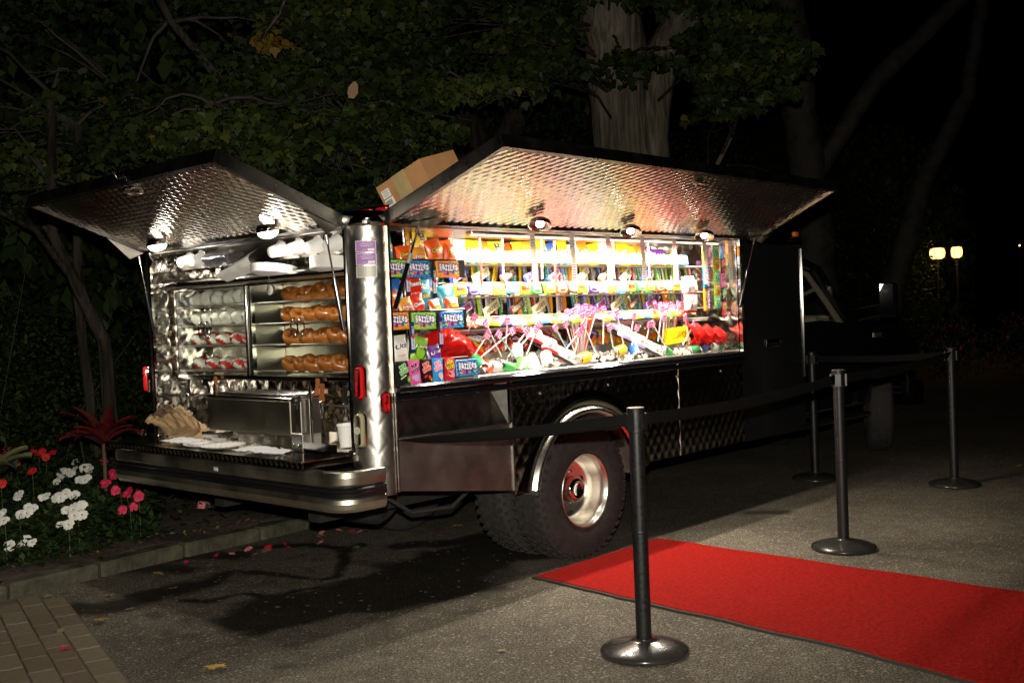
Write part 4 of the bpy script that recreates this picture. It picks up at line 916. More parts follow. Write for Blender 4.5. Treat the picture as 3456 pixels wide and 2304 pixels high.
SURFS = {}
def pouch(w, h, d, seed=0, wr=.16, nx=9, nz=12, crimp=.10, band=None):
    """pillow pack: front at -y; returns builder of mesh and its surface for print"""
    r = random.Random(seed); ks = [(r.uniform(20, 70) , r.uniform(20, 60), r.uniform(0, 6)) for _ in range(5)]
    def D(x, z):
        u, v = min(1, abs(2 * x / w)), min(1, abs(2 * z / h)); vv = min(1, v / (1 - crimp))
        b = max(0, 1 - u ** 3) ** .55 * max(0, 1 - vv ** 2.6) ** .6
        n = sum(math.sin(a * x + b_ * z + c) for a, b_, c in ks) / 5
        return d * .5 * b * (1 + wr * 2.2 * n) + .0012
    def ed(z): v = abs(2 * z / h); return 1 - .05 * (1 - v ** 4) + (.0 if v < .9 else .0)
    q = MB()
    for s in (1, -1):
        q.grid(lambda u, v: ((u - .5) * w * ed((v - .5) * h), -s * D((u - .5) * w, (v - .5) * h), (v - .5) * h), nx, nz, 0 if band is None else (lambda u, v: 1 if band(u, v) else 0))
    return q, D
CAND = 'sweets'
def burst(pr, w, h, c1, c2, n=22):
    for k in range(n):
        a = 2 * math.pi * k / n; b = a + math.pi / n; P = [(0, 0)]
        for t in (a, b):
            m = min(w / 2 / max(abs(math.cos(t)), 1e-6), h / 2 / max(abs(math.sin(t)), 1e-6)); P.append((m * math.cos(t), m * math.sin(t)))
        pr.poly(P, c1); pr.l -= 1
    pr.l += 1; pr.oval(0, .004, w * .30, h * .32, c2, 16)
def razzles(base, ray, glow, w=.148, h=.080, d=.014, vert=False):
    """gum box: returns (carton mesh, print mesh)"""
    q = MB().box((0, 0, 0), (w, d, h), 0, None, .0015); pr = Print(lambda x, z: d / 2)
    burst(pr, w * .97, h * .96, ink(ray), ink(glow))
    gc = ('f0b02a', 'ea3f7f', '5a2f9c', 'f08a3c', '2c62c8', 'c8d45a')
    for i, c in enumerate(gc): pr.oval(-w * .30 + w * .125 * i, -h * .24 - .003 * math.sin(i * 1.1), w * .068, h * .11, ink(c), 12)
    for k, ch in enumerate('RazzLes'):
        pr.outlined(ch, -w * .345 + w * .115 * k, h * .10 + h * .035 * math.sin(k * 1.7), w * .115, h * (.46 if ch in 'RL' else .36), ink('fbf8fa'), ink('4a2c86'), rot=.05 * math.sin(k * 2), off=.03, o2=.10)
        pr.l -= 1
    me = q.mesh('gum_box', ink(base)); pm = pr.mesh('print'); return me, pm
RZ = {'blue': razzles('1c62b4', '2fb4e6', 'd8f0fa'), 'orange': razzles('e8801c', 'f4a83a', 'f8d070'), 'green': razzles('7cc43a', 'a8dc5a', 'd4ee9a'), 'yellow': razzles('f0c82a', 'f8e268', 'fdf4b8')}
def put(name, me, pm, label, cat, loc, rot=(0, 0, 0), group=None, scale=None, extra=()):
    o = link(name, me, None, loc=loc, rot=rot); props(o, label, cat, group)
    if scale: o.scale = (scale,) * 3 if not isinstance(scale, tuple) else scale
    if pm: link('print', pm, o, world=False)
    for n, m in extra: link(n, m, o, world=False)
    return o
G = 'gum boxes clipped along the shelf fronts at the near end'
for c, x, z, lab in (('green', 3.315, 1.608, 'green gum box at the near end of the top strip, half behind the opening frame'), ('blue', 3.458, 1.606, 'blue gum box in the top strip, between the green and orange ones'), ('orange', 3.651, 1.605, 'orange gum box at the far end of the top strip'),
                     ('orange', 3.310, 1.364, 'orange gum box in the middle strip, half behind the opening frame'), ('green', 3.482, 1.360, 'green gum box in the centre of the middle strip'), ('blue', 3.669, 1.360, 'blue gum box at the far end of the middle strip, above the red bag'),
                     ('blue', 3.729, 1.122, 'blue gum box in the bottom strip next to the popping candy packets')):
    me, pm = RZ[c]; put('gum_box', me, pm, lab, 'gum', (x, 3.80 if z > 1.2 else 3.775, z), (R(-4), rnd.uniform(-.015, .015), 0), G)
# hanging gum sticks between the boxes
def stick(c1, c2, word, w=.028, h=.145):
    q, D = pouch(w, h, .008, 3, .08, 5, 10, .06); pr = Print(D); pr.rect(0, -h * .18, w * .8, h * .40, ink(c2), n=3); pr.text(word, 0, h * .2, h * .34, w * .5, ink('f4f0ea'), R(90)); pr.text(word, 0, -h * .18, h * .3, w * .38, ink(c1), R(90))
    pr.oval(0, h * .02, w * .36, w * .34, ink('d8283a'), 12); return q.mesh('gum_stick', ink(c1)), pr.mesh('print')
ST = stick('1d2a20', 'e8ece0', 'BUBBLE'); ST2 = stick('16306c', 'd8e4f4', 'BUBBLE'); ST3 = stick('32204c', 'e0d4ec', 'BUBBLE')
for (m_, x, z, lab) in ((ST3, 3.378, 1.555, 'dark gum stick hanging beside the gas strut above the bags'), (ST, 3.548, 1.545, 'dark green gum stick hanging between the blue and orange gum boxes'), (ST2, 3.393, 1.285, 'blue gum stick hanging left of the green gum box, middle strip'), (ST3, 3.575, 1.300, 'purple gum stick hanging between the green and blue gum boxes')):
    put('gum_stick', m_[0], m_[1], lab, 'gum stick', (x, 3.785, z), (R(4), R(-4), 0), 'gum sticks hanging at the near end')
# popping candy packets
def poprocks(base, letter, edge, w=.070, h=.115, sub=None):
    q, D = pouch(w, h, .010, 5, .2, 6, 9, .06); pr = Print(D); A, B = ink(letter), ink(edge)
    if sub == 'r': pr.oval(0, .016, w * .44, h * .28, ink('f6c0cc'), 16); pr.oval(0, .016, w * .40, h * .25, ink('e84a70'), 16)
    pr.outlined('POP', -.002, .032, w * .58, h * .17, A, B, .35, 0, .06, .10); pr.outlined('ROCKS', .002, .010, w * .80, h * .16, A, B, .35, 0, .05, .09)
    if base == 'e8559c': pr.outlined('BUBBLE', -.002, -.020, w * .62, h * .11, ink('8a9ce0'), ink('f4e8f4'), .3); pr.outlined('GUM', .004, -.034, w * .40, h * .11, ink('8a9ce0'), ink('f4e8f4'), .3)
    elif base == '3498d8': pr.oval(.012, -.024, .015, .014, ink('f0b8cc'), 12); pr.poly([(.0, -.030), (.024, -.030), (.020, -.050)], ink('f4e8c8'))
    elif base == '1a1a18': pr.rect(-.008, -.016, .04, .006, ink('cfd8a0'), .4); pr.oval(.022, -.03, .010, .016, ink('4ea83a'), 10); pr.oval(.022, -.03, .005, .005, ink('f0c020'), 8)
    elif base == '181214': pr.rect(-.010, -.024, .024, .010, ink('c8281c'), .5); pr.oval(.014, -.028, .009, .009, ink('e8402c'), 10); pr.oval(.024, -.04, .006, .006, ink('f4a820'), 8)
    else: pr.oval(.016, -.026, .013, .015, ink('f08aa0'), 12); pr.rect(-.004, -.034, .022, .004, ink('f6e0e0'), -.3)
    r = random.Random(ord(base[1]))
    for _ in range(7): pr.oval(r.uniform(-.4, .4) * w, r.uniform(-.46, -.1) * h, .0016, .0016, A, 5)
    return q.mesh('candy_packet', ink(base)), pr.mesh('print')
PR = [poprocks('1a1a18', '4fae4c', 'd8f0cc'), poprocks('e8559c', '141014', 'f4a8d0'), poprocks('181214', 'e83a30', 'f8c8c0'), poprocks('3498d8', 'f07ab4', 'fae8f4'), poprocks('cf1f30', 'f4d42a', '301008', sub='r')]
for k, (x, lab) in enumerate(((3.317, 'black popping candy packet with green lettering at the near bottom corner'), (3.386, 'pink popping candy packet with black lettering'), (3.460, 'black popping candy packet with red lettering'), (3.534, 'light blue popping candy packet with pink lettering'), (3.612, 'red popping candy packet with yellow lettering beside the blue gum box'))):
    put('candy_packet', PR[k][0], PR[k][1], lab, 'candy packet', (x, 3.772, 1.120 + k * .0006), (R(-8), R(2 - k * 2.5) * -1, 0), 'popping candy packets in the bottom strip')

# crisp and popcorn bags
def crisp(base, word, wc, oc, panel=None, w=.115, h=.15, d=.045, second=None, seed=1, badge=None, c2='f6efe0'):
    q, D = pouch(w, h, d, seed, .14, 9, 12, .07, None); pr = Print(D)
    if panel: pr.oval(0, -h * .10, w * .36, h * .26, ink(panel), 18)
    if badge: pr.rect(0, h * .27, w * .36, h * .26, ink(badge), n=4); pr.oval(0, h * .33, w * .07, w * .07, ink('d8c04a'), 10); pr.text('WISE', 0, h * .20, w * .30, h * .085, ink('f4f4ee'))
    if word: pr.outlined(word, 0, (.0 if badge else .10) * h - (h * .06 if badge else 0), w * .74, h * .17, ink(wc), ink(oc), .12, .15, .03, .09)
    if second: pr.text(second, 0, -h * .24, w * .5, h * .10, ink(c2), .08)
    return q.mesh('snack_bag', ink(base)), pr.mesh('print')
CR = {
 'wiseblue': crisp('2fa9c4', 'Golden', 'f0e25a', '1c6a80', None, badge='22306e', seed=1), 'wisegold': crisp('e6a41c', 'Corn', 'f6efe0', 'b06a10', None, badge='22306e', seed=2),
 'popcorn': crisp('f2c924', 'Popcorn', 'c8452c', 'f4ecd4', 'f3ead2', badge='22306e', second='BUTTER', seed=3, c2='c8452c'),
 'cheetos': crisp('ea5a18', 'Cheetos', 'e8c83a', '1a1010', None, second='CRUNCHY', seed=4, h=.135, c2='f2d8a0'),
 'utzred': crisp('dc2c18', 'Cheese', 'fbf4ec', '6a1410', None, second='CURLS', seed=5), 'blue': crisp('2464b4', '', 'ffffff', '000000', None, seed=6),
 'cheez': crisp('3a68b8', 'Cheez', 'fbf6ee', 'c84a20', 'ea7a2a', second='Doodles', seed=7), 'utz': crisp('e9e4dc', 'Utz', '22346e', 'f8f6f0', None, second='Original', seed=8, c2='b8342c'),
 'lime': crisp('93c832', 'Lays', 'f0f0c0', '2a5a28', '2a5a34', seed=9), 'purple': crisp('6a2c96', 'Utz', 'f4ecf4', '3a1060', None, second='', seed=10, h=.10),
 'doritos': crisp('eaa02c', 'Fritos', 'fbf0e0', 'b01c1c', 'b02828', seed=11), 'yellow': crisp('f4d02c', "Lay's", 'f8f2e8', 'b82020', 'c82a20', seed=12), 'orange': crisp('f08a22', 'Mix', 'f8efd0', 'b04a10', None, seed=13),
}
BAGS = [('wiseblue', 3.31, 3.87, 1.723, .03, 'light blue snack bag with dark blue badge at the near top corner'), ('wisegold', 3.545, 4.0, 1.732, -.06, 'gold snack bag with dark blue badge behind the gas strut'), ('popcorn', 3.655, 3.99, 1.735, .03, 'yellow popcorn bag on the top shelf'),
        ('cheetos', 3.43, 3.862, 1.682, .1, 'orange cheese puff bag low on the top shelf behind the strut'), ('doritos', 3.535, 3.875, 1.672, .0, 'tan corn chip bag with red oval, below the popcorn bag'), ('cheetos', 3.645, 3.88, 1.694, .22, 'orange cheese puff bag tilted left of its twin on the top shelf'), ('cheetos', 3.745, 3.875, 1.700, -.05, 'orange cheese puff bag at the far end of the near top shelf'),
        ('blue', 3.37, 3.872, 1.49, .1, 'plain blue bag behind the red ones on the middle shelf'), ('utzred', 3.535, 3.93, 1.525, .05, 'tall red cheese curl bag under the blue gum box'), ('wiseblue', 3.625, 3.96, 1.490, .0, 'light blue snack bag with badge in the centre of the middle shelf'), ('cheez', 3.69, 3.97, 1.50, .05, 'blue and orange cheese doodle bag on the middle shelf'), ('wiseblue', 3.745, 3.91, 1.462, .15, 'light blue snack bag leaning low at the far end of the middle shelf'),
        ('cheetos', 3.33, 3.845, 1.475, -.2, 'orange cheese puff bag tilted against the frame on the middle shelf'), ('utzred', 3.515, 3.875, 1.445, .18, 'small red cheese bag leaning in front of the tall red one'), ('cheetos', 3.625, 3.87, 1.425, .1, 'orange cheese puff bag in the front of the middle shelf, left one'), ('cheetos', 3.735, 3.865, 1.432, .0, 'orange cheese puff bag in the front of the middle shelf, right one'), ('doritos', 3.42, 3.855, 1.432, .1, 'orange chip bag in the front of the middle shelf at the frame'),
        ('utz', 3.36, 3.845, 1.232, .06, 'white potato chip bag above the popping candy packets'), ('lime', 3.50, 3.862, 1.222, -.25, 'lime green crumpled chip bag beside the white one'), ('purple', 3.588, 3.855, 1.196, .1, 'small purple chip bag tucked against the red sack')]
for k, (kind, x, y, z, t, lab) in enumerate(BAGS):
    fr = y < 3.88 and z > 1.25 and kind != 'wiseblue' and kind != 'blue'
    put('snack_bag', CR[kind][0], CR[kind][1], lab, 'snack bag', (x, y, z - (.014 if fr else 0)), (R(-6), -t, rnd.uniform(-.15, .15)), 'snack bags on the near shelves', scale=.78 if fr else .98 if z > 1.25 else .88)
# translucent red sacks
SACK = translucent('red_plastic_film', (.72, .012, .010), .35, .25)
q = MB(); q.grid(crumple(lambda u, v: (3.60 + .38 * u + .06 * u * (1 - v), 3.93 - .09 * math.sin(math.pi * v) * math.sin(math.pi * min(1, .12 + u)), 1.160 + (.165 - .18 * abs(u - .40) ** 1.5) * v - .035 * u * u), 4, .055), 46, 34)
props(q.build('red_sack', SACK), 'large translucent red plastic sack sagging over the ice near the front end', 'plastic bag')
q = MB(); q.grid(crumple(lambda u, v: (5.80 + .40 * u, 3.88 - .07 * math.sin(math.pi * v), 1.110 + .165 * v * (1 - .30 * u) + .012 * math.sin(u * 22)), 6, .045), 46, 26)
props(q.build('red_sack', SACK), 'crumpled red plastic sack at the far corner of the ice tray', 'plastic bag')

# top row of bags and wrapped bars in bright light
names = {'yellow': 'yellow', 'orange': 'orange', 'utz': 'white', 'cheetos': 'deep orange', 'popcorn': 'yellow popcorn', 'cheez': 'blue and orange', 'doritos': 'tan', 'purple': 'purple', 'wiseblue': 'light blue'}
bay = ['left of the dotted strips', 'between dotted strips one and two', 'between dotted strips two and three', 'between dotted strips three and four', 'between dotted strips four and five', 'between dotted strips five and six', 'right of dotted strip six']
bx_ = [4.28, 4.608, 4.932, 5.266, 5.599, 5.939]
ordn = ['first', 'second', 'third', 'fourth', 'fifth', 'sixth', 'seventh', 'eighth', 'ninth', 'tenth', 'eleventh', 'twelfth', 'thirteenth', 'fourteenth', 'fifteenth', 'sixteenth'] + ['%dth' % k for k in range(17, 60)]
CNT = {}
def spotname(x, y, key):
    xx = x * 3.82 / y
    b = sum(1 for v in bx_ if xx > v); n = CNT.get((key, b), 0); CNT[(key, b)] = n + 1
    return ordn[n] + ' ' , bay[b]
x = 3.87; ks = ['yellow', 'cheetos', 'utz', 'yellow', 'orange', 'popcorn', 'cheetos', 'yellow', 'doritos', 'yellow', 'cheez', 'yellow', 'utz', 'orange', 'yellow', 'utz', 'orange', 'yellow', 'yellow', 'orange', 'purple', 'purple']
for k, kd_ in enumerate(ks):
    o_, b_ = spotname(x, 4.08, 'top'); put('snack_bag', CR[kd_][0], CR[kd_][1], '%s%s bag on the overlit top shelf, %s' % (o_, names[kd_], b_), 'snack bag', (x * 1.01, 4.19 + rnd.uniform(-.01, .02), 1.718 + rnd.uniform(-.008, .008)), (R(-8), rnd.uniform(-.2, .2), rnd.uniform(-.2, .2)), 'bags along the top shelf'); x += .098
def bar(w, l, base, word, wc, stripe=None, d=.016, seed=1, panel=None, oc=None):
    """wrapped bar lying along z"""
    q, D = pouch(w, l, d, seed, .06, 5, 10, .10); pr = Print(D)
    if panel: pr.rect(0, 0, w * .78, l * .72, ink(panel), n=3)
    if stripe: pr.rect(w * .32, 0, w * .18, l * .8, ink(stripe), n=2)
    if word:
        if oc: pr.outlined(word, 0, 0, l * .66, w * .5, ink(wc), ink(oc), R(90), 0, .02, .08)
        else: pr.text(word, 0, 0, l * .68, w * .52, ink(wc), R(90), .02)
    return q.mesh('chocolate_bar', ink(base)), pr.mesh('print')
BIG = {'crunch': bar(.052, .175, '2c3cb0', 'CRUNCH', 'c8281e', None, .012, 2, 'f0e6e2'), 'hersh': bar(.052, .175, 'e8dcb0', "HERSHEY'S", '2a1a10', None, .012, 3), 'hershd': bar(.052, .175, '5a3420', "HERSHEY'S", 'e8dcc0', None, .012, 4)}
bigname = {'crunch': 'tilted blue bar with red lettering', 'hersh': 'tilted cream bar with dark lettering', 'hershd': 'tilted brown bar with pale lettering'}
KB = [('reese', 'f08418', 'orange', "REESE'S", 'f8e020', None), ('brown', '3c2014', 'dark brown', 'SNICKERS', 'e8e4f0', None), ('red', 'c0202a', 'red', 'KitKat', 'f8f4f0', None), ('yellow', 'f0c818', 'yellow', 'PEANUT', '7a2010', None), ('grey', 'a8a8a0', 'silver grey', "Welch's", '202428', None),
      ('green', '3c9440', 'green', 'MINT', 'f0f4e0', None), ('blue', '2a64b4', 'blue', 'ALMOND', 'f4f4f4', None), ('maroon', '6a1c22', 'maroon', 'SPECIAL', 'e8d8c0', None), ('white', 'e8e2d8', 'white', 'COOKIES', '2c3870', None), ('lime', 'a0cc30', 'lime green', 'SOUR', 'f4f8e0', None), ('violet', '5c3490', 'violet', 'TAFFY', 'f0e8f8', None), ('teal', '2c9c9c', 'teal', 'NUTS', 'f0f8f0', None)]
SB = {k: bar(.034, .125, base, word, wc, None, .014, i + 1) for i, (k, base, nm, word, wc, _) in enumerate(KB)}; SBN = {k: nm for k, b, nm, w, c, _ in KB}
rb = random.Random(21)
# crossed purple and yellow bars leaning on the front of the top shelf
TB = bar(.034, .15, 'f0b828', 'RUNTS', 'f4e8f8', None, .010, 5, 'b870b8'); x = 3.92; k = 0
while x < 5.95:
    o_, b_ = spotname(x, 4.0, 'lean'); t = 1.0 if k % 2 else -1.05
    put('candy_bar', TB[0], TB[1], '%syellow and purple bar leaning across the top shelf, %s' % (o_, b_), 'candy bar', (x, 4.025 + .004 * (k % 2), 1.688), (R(-5), t, 0), 'crossed bars on the top shelf'); x += .15; k += 1
# overlit strip of gum boxes
x = 3.885; k = 0; seq = ['orange', 'blue', 'yellow', 'yellow', 'orange', 'green', 'blue', 'yellow']
while x < 6.0:
    c = seq[k % 8]; o_, b_ = spotname(x, 3.975, 'strip'); put('gum_box', RZ[c][0], RZ[c][1], '%s%s gum box in the overlit strip, %s' % (o_, c, b_), 'gum', (x, 3.975, 1.680), (R(-10), rnd.uniform(-.02, .02), 0), 'gum boxes in the overlit strip', scale=(.98, 1, .78)); x += .146; k += 1
# two racks of bars
for key, z0, y0, nm in (('u', 1.600, 4.10, 'upper'), ('l', 1.425, 4.08, 'lower')):
    x = 3.84 if key == 'u' else 3.80; k = 0
    while x < 6.20:
        kk = rb.choice(KB)[0]; o_, b_ = spotname(x, y0, 'r' + key)
        put('candy_bar', SB[kk][0], SB[kk][1], '%s%s bar standing in the %s rack, %s' % (o_, SBN[kk], nm, b_), 'candy bar', (x, y0 + rb.uniform(-.01, .03), z0 + rb.uniform(-.006, .004)), (R(-10), rb.uniform(-.12, .34), rb.uniform(-.3, .3)), 'small bars standing in the %s rack' % nm, scale=.92 if key == 'u' else 1.0)
        x += rb.uniform(.031, .046); k += 1
    xs = {'u': [(3.95, 'crunch'), (4.12, 'hersh'), (4.33, 'hershd'), (4.52, 'crunch'), (4.72, 'crunch'), (4.98, 'hersh'), (5.18, 'hershd'), (5.40, 'hersh'), (5.62, 'crunch')], 'l': [(3.99, 'crunch'), (4.19, 'hersh'), (4.39, 'hershd'), (4.58, 'hersh'), (5.14, 'crunch'), (5.30, 'hersh'), (5.47, 'hershd'), (5.64, 'crunch')]}[key]
    for x, kk in xs:
        o_, b_ = spotname(x, 4.0, 'b' + key); put('chocolate_bar', BIG[kk][0], BIG[kk][1], '%s, %s%s rack, %s' % (bigname[kk], o_, nm, b_), 'chocolate bar', (x, 4.03, z0 - .012), (R(-12), R(69) if not (key == 'u' and x > 4.6) else R(62), 0), 'large bars tilted in the %s rack' % nm)
# rows of small pillow packs
PK = [('m1', 'f0d818', 'yellow', 'Sour', 'e84a20'), ('m2', '98cc2c', 'lime', 'Apple', 'f4f4d8'), ('m3', '58b8e8', 'sky blue', 'Tropic', 'f4e030'), ('m4', '4a3a98', 'violet', 'm&m', 'f8f4f8'), ('m5', 'e8502c', 'orange red', 'Skittles', 'fbf0e8'), ('m6', 'f0c020', 'golden', 'm&m', 'a83018'), ('m7', 'f4ece0', 'cream', 'Berry', 'c8201c'), ('m8', '5c3a24', 'brown', 'm&m', 'f4ece0'), ('m9', '3a9c48', 'green', 'm&m', 'f4f8ec'), ('m10', 'f2e23c', 'lemon', 'Gummi', 'c8301c')]
PKM = {}
for i, (k, base, nm, word, wc) in enumerate(PK):
    q, D = pouch(.102, .066, .030, i + 3, .16, 9, 7, .0); pr = Print(D); pr.oval(0, -.01, .04, .018, ink('f6e8a0'), 12); pr.outlined(word, 0, .004, .070, .026, ink(wc), ink('5a1c10' if nm in ('yellow', 'golden') else base), .04, .1, .03, .08); PKM[k] = (q.mesh('candy_pack', ink(base)), pr.mesh('print'))
for key, z, y, tilt, nm, xe in (('u', 1.512, 3.955, -12, 'upper', 6.12), ('l', 1.338, 3.93, -48, 'lower', 6.0)):
    x = 3.89; k = 0
    while x < xe:
        kk = PK[(k * 3 + (0 if key == 'u' else 4)) % 10]; o_, b_ = spotname(x, y, 'p' + key)
        put('candy_pack', PKM[kk[0]][0], PKM[kk[0]][1], '%s%s pillow pack in the %s row, %s' % (o_, kk[2], nm, b_), 'candy pack', (x, y + rb.uniform(-.006, .006), z + rb.uniform(-.003, .003)), (R(tilt), rb.uniform(-.10, .10), rb.uniform(-.08, .08)), 'pillow packs in the %s row' % nm); x += rb.uniform(.092, .102); k += 1
# paper strips of candy dots hanging from the top edge
PAPER = mat('dot_paper', (.80, .70, .62), .8); DOTC = [ink('3a7c9c', .5), ink('f0c03c', .5), ink('e8407c', .5)]; HEADP = ink('f0dcd4', .7, 0)
def dots(flip, L=.29):
    q = MB(); q.grid(lambda u, v: ((u - .5) * .044, -.004 * math.sin(v * 5) - .012 * max(0, .15 - v), (v - 1) * L), 2, 14); dq = MB(); pr = Print(lambda x, z: 0)
    for r_ in range(16):
        c = (0 if r_ < 3 else 1 if r_ < 10 else 2); c = 2 - c if flip else c
        for k in (-1, 0, 1):
            z = -.045 - r_ * .0142; y = -.004 * math.sin((1 + z / L) * 5); dq.lathe([(.0040, 0), (.003, .0018), (0, .0025)], 7, c, align((0, -1, 0), (k * .011, y - .0008, z)))
    pr.text('CANDY', 0, -.018, .030, .008, ink('c84a4a')); pr.text('BUTTONS', 0, -.028, .032, .007, ink('c84a4a')); pr.rect(0, -.035, .04, .002, ink('e89a3c'))
    return q.mesh('dot_strip', PAPER), dq.mesh('candy_dots', DOTC), pr.mesh('print')
DS = [dots(False), dots(True)]
for i, x in enumerate(bx_ + [6.245]):
    a = DS[0 if i < 2 else 1]; o = put('dot_strip', a[0], a[2], '%s hanging paper strip of candy dots, counted from the near end' % ordn[i], 'candy strip', (x, 3.795, 1.806), (0, R(-2 + i * .6), rnd.uniform(-.05, .05)), 'paper strips of candy dots', extra=(('candy_dots', a[1]),))
# thin white candy straws hanging between them
strawm = MB().tube([(0, 0, 0), (.002, 0, -.24)], .0048, 8).mesh('candy_straw', ink('f4f0ea', .5, 0))
strr = MB().tube([(0, 0, 0), (.002, 0, -.27)], .0065, 8).mesh('candy_straw', mat('red_straw', (.70, .10, .06), .4, noise=.6, nscale=60))
for i, (x, rr_) in enumerate(((3.775, 0), (3.965, 1), (4.135, 0), (4.445, 0), (4.553, 1), (4.705, 0), (5.085, 0), (5.435, 0), (5.72, 0))):
    o = put('candy_straw', strr if rr_ else strawm, None, '%s candy straw hanging in front of the shelves, %s from the near end' % ('red speckled' if rr_ else 'thin white', ordn[i]), 'straw', (x, 3.88, 1.80), (0, rnd.uniform(-.02, .02), 0), 'straws hanging in front of the shelves')
# right-hand columns of packs
def fundip(c, c2):
    w, h = .078, .082; q, D = pouch(w, h, .010, 4, .05, 5, 5, .0); pr = Print(D); pr.rect(0, 0, w * .84, h * .82, ink(c2), n=3); pr.outlined('Fun Dip', 0, .018, w * .66, h * .2, ink('fbfbe8'), ink(c2), 0, 0, .05, .08)
    for dx, dz in ((-.014, -.006), (.008, -.010), (-.002, -.022), (.018, -.020)): pr.oval(dx, dz, .009, .008, ink(c), 10)
    return q.mesh('candy_packet', ink('a4d83a')), pr.mesh('print')
FD = [fundip('2c9cc8', '58c0b8'), fundip('d83a28', 'e8642c')]
for i in range(5): put('candy_packet', FD[i % 2][0], FD[i % 2][1], 'lime green dipping candy packet with %s picture, %s from the top of its column' % (('blue', 'red')[i % 2], ordn[i]), 'candy packet', (6.098, 3.815, 1.732 - i * .0835), (0, rnd.uniform(-.03, .03), 0), 'dipping candy packets in the far column')
for i, c in enumerate(('yellow', 'blue', 'orange')): put('gum_box', RZ[c][0], RZ[c][1], '%s gum box turned on end beside the lime green packets' % c, 'gum', (5.995, 3.83, 1.70 - i * .142), (0, R(90), 0), 'gum boxes on end in the far column', scale=(.95, 1, .72))
for i, (m_, lab) in enumerate(((3, 'light blue popping candy packet at the top of the far column'), (2, 'black popping candy packet second in the far column'), (1, 'pink popping candy packet in the middle of the far column'), (0, 'black and green popping candy packet low in the far column'), (4, 'red popping candy packet at the foot of the far column'))):
    put('candy_packet', PR[m_][0], PR[m_][1], lab, 'candy packet', (6.205, 3.83, 1.73 - i * .095), (0, 0, 0), 'popping candy packets in the far column', scale=.9)
# muffin pouches
def bites(c):
    w, h = .15, .118; q, D = pouch(w, h, .040, 6, .12, 9, 8, .05, lambda u, v: v > .92 or v < .06); pr = Print(D); pr.text('little', -.012, .022, w * .45, h * .24, ink('20242c'), .12, .01, .3); pr.text('Bites', .012, -.014, w * .55, h * .28, ink('20242c'), .12, .01, .3); pr.text('muffins', -.02, -.042, w * .4, h * .08, ink(c), .05)
    return q.mesh('muffin_pouch', [ink('e9ddd4'), ink(c)]), pr.mesh('print')
LBR, LBP = bites('c02c34'), bites('b8a4d2')
put('muffin_pouch', LBR[0], LBR[1], 'white mini muffin pouch hanging beside the gum boxes, upper one', 'pouch', (5.86, 3.88, 1.51), (0, -.05, 0), 'hanging muffin pouches'); put('muffin_pouch', LBR[0], LBR[1], 'white mini muffin pouch hanging beside the gum boxes, lower one', 'pouch', (5.865, 3.87, 1.395), (0, .03, 0), 'hanging muffin pouches')
for s_, (m_, pts, cc) in enumerate(((LBR, [(4.345, 1.305), (4.397, 1.258), (4.49, 1.199), (4.613, 1.128)], 'red edged'), (LBP, [(5.114, 1.306), (5.208, 1.243), (5.339, 1.178), (5.457, 1.121)], 'purple edged'))):
    for i, (x, z) in enumerate(pts): put('muffin_pouch', m_[0], m_[1], '%s white muffin pouch on the sloping clip strip, %s from the top' % (cc, ordn[i]), 'pouch', (x, 3.94 - i * .025, z), (R(-34), .36, R(-10)), '%s pouches on a sloping strip' % cc, scale=.92)
    a, b = V((pts[0][0] - .10, 4.0, pts[0][1] + .01)), V((pts[3][0] + .0, 3.82, pts[3][1] - .05)); o = MB().tube([a, b], .012, 6).build('clip_strip', DARKSH, None); props(o, 'dark sloping strip carrying the %s muffin pouches' % cc, 'display strip')
# boxes and open cartons at the back of the ice
def flatbox(w, h, d, base, word, wc): 
    q = MB().box((0, 0, 0), (w, d, h), 0, None, .002); pr = Print(lambda x, z: d / 2); pr.text(word, 0, 0, w * .7, h * .45, ink(wc), 0, .01, .2); return q.mesh('carton', ink(base)), pr.mesh('print')
for (w, h, d, base, word, wc, x, y, z, rx, t, lab) in ((.34, .07, .05, 'f4c41c', 'Sugar Babies', 'c8401c', 3.99, 4.06, 1.235, -20, .48, 'long yellow candy carton sloping down beside the red sack'), (.26, .06, .05, '8a1a20', 'Junior Mints', 'f0d8d0', 4.74, 4.12, 1.24, -25, .45, 'dark red candy carton tipped behind the first pouch strip'), (.22, .05, .04, '2c50a8', 'Twinkies', 'f8f4f0', 5.10, 4.12, 1.25, -25, .3, 'blue and white carton just left of the purple edged pouches'), (.22, .10, .05, 'f0e018', 'SUGAR POP', '302810', 5.78, 3.93, 1.195, -8, -.05, 'bright yellow upright carton beside the second stick jar'),
                                                   (.5, .05, .12, 'b49a70', '', '', 4.60, 4.16, 1.275, -20, .25, 'long open tan carton wedged under the shelf') , (.55, .05, .12, 'a88c64', '', '', 5.45, 4.16, 1.262, -20, .25, 'second open tan carton wedged under the shelf at the far side')):
    a = flatbox(w, h, d, base, word or ' .', wc or base) if word else (MB().box((0, 0, 0), (w, d, h), 0, None, .002).mesh('carton', ink(base, .7, 0)), None)
    put('carton', a[0], a[1], lab, 'carton', (x, y, z), (R(rx), t, 0))
KK = bar(.060, .09, 'd83818', 'KitKat', 'fbf4f0', None, .012, 8); RS = bar(.060, .09, 'ee7414', "Reese's", 'f8e428', None, .012, 9)
for i in range(8): put('candy_bar', KK[0], KK[1], 'red wafer bar standing in the low steel tray, %s from the near end' % ordn[i], 'candy bar', (3.92 + i * .062, 4.05, 1.195), (R(-15), R(62), 0), 'red wafer bars in the low tray')
for i in range(12): put('candy_bar', RS[0], RS[1], 'orange peanut cup pack in the low steel tray, %s from the near end' % ordn[i], 'candy bar', (5.10 + i * .062, 4.06, 1.190), (R(-15), R(62), 0), 'orange peanut cup packs in the low tray')
rb2 = random.Random(8)
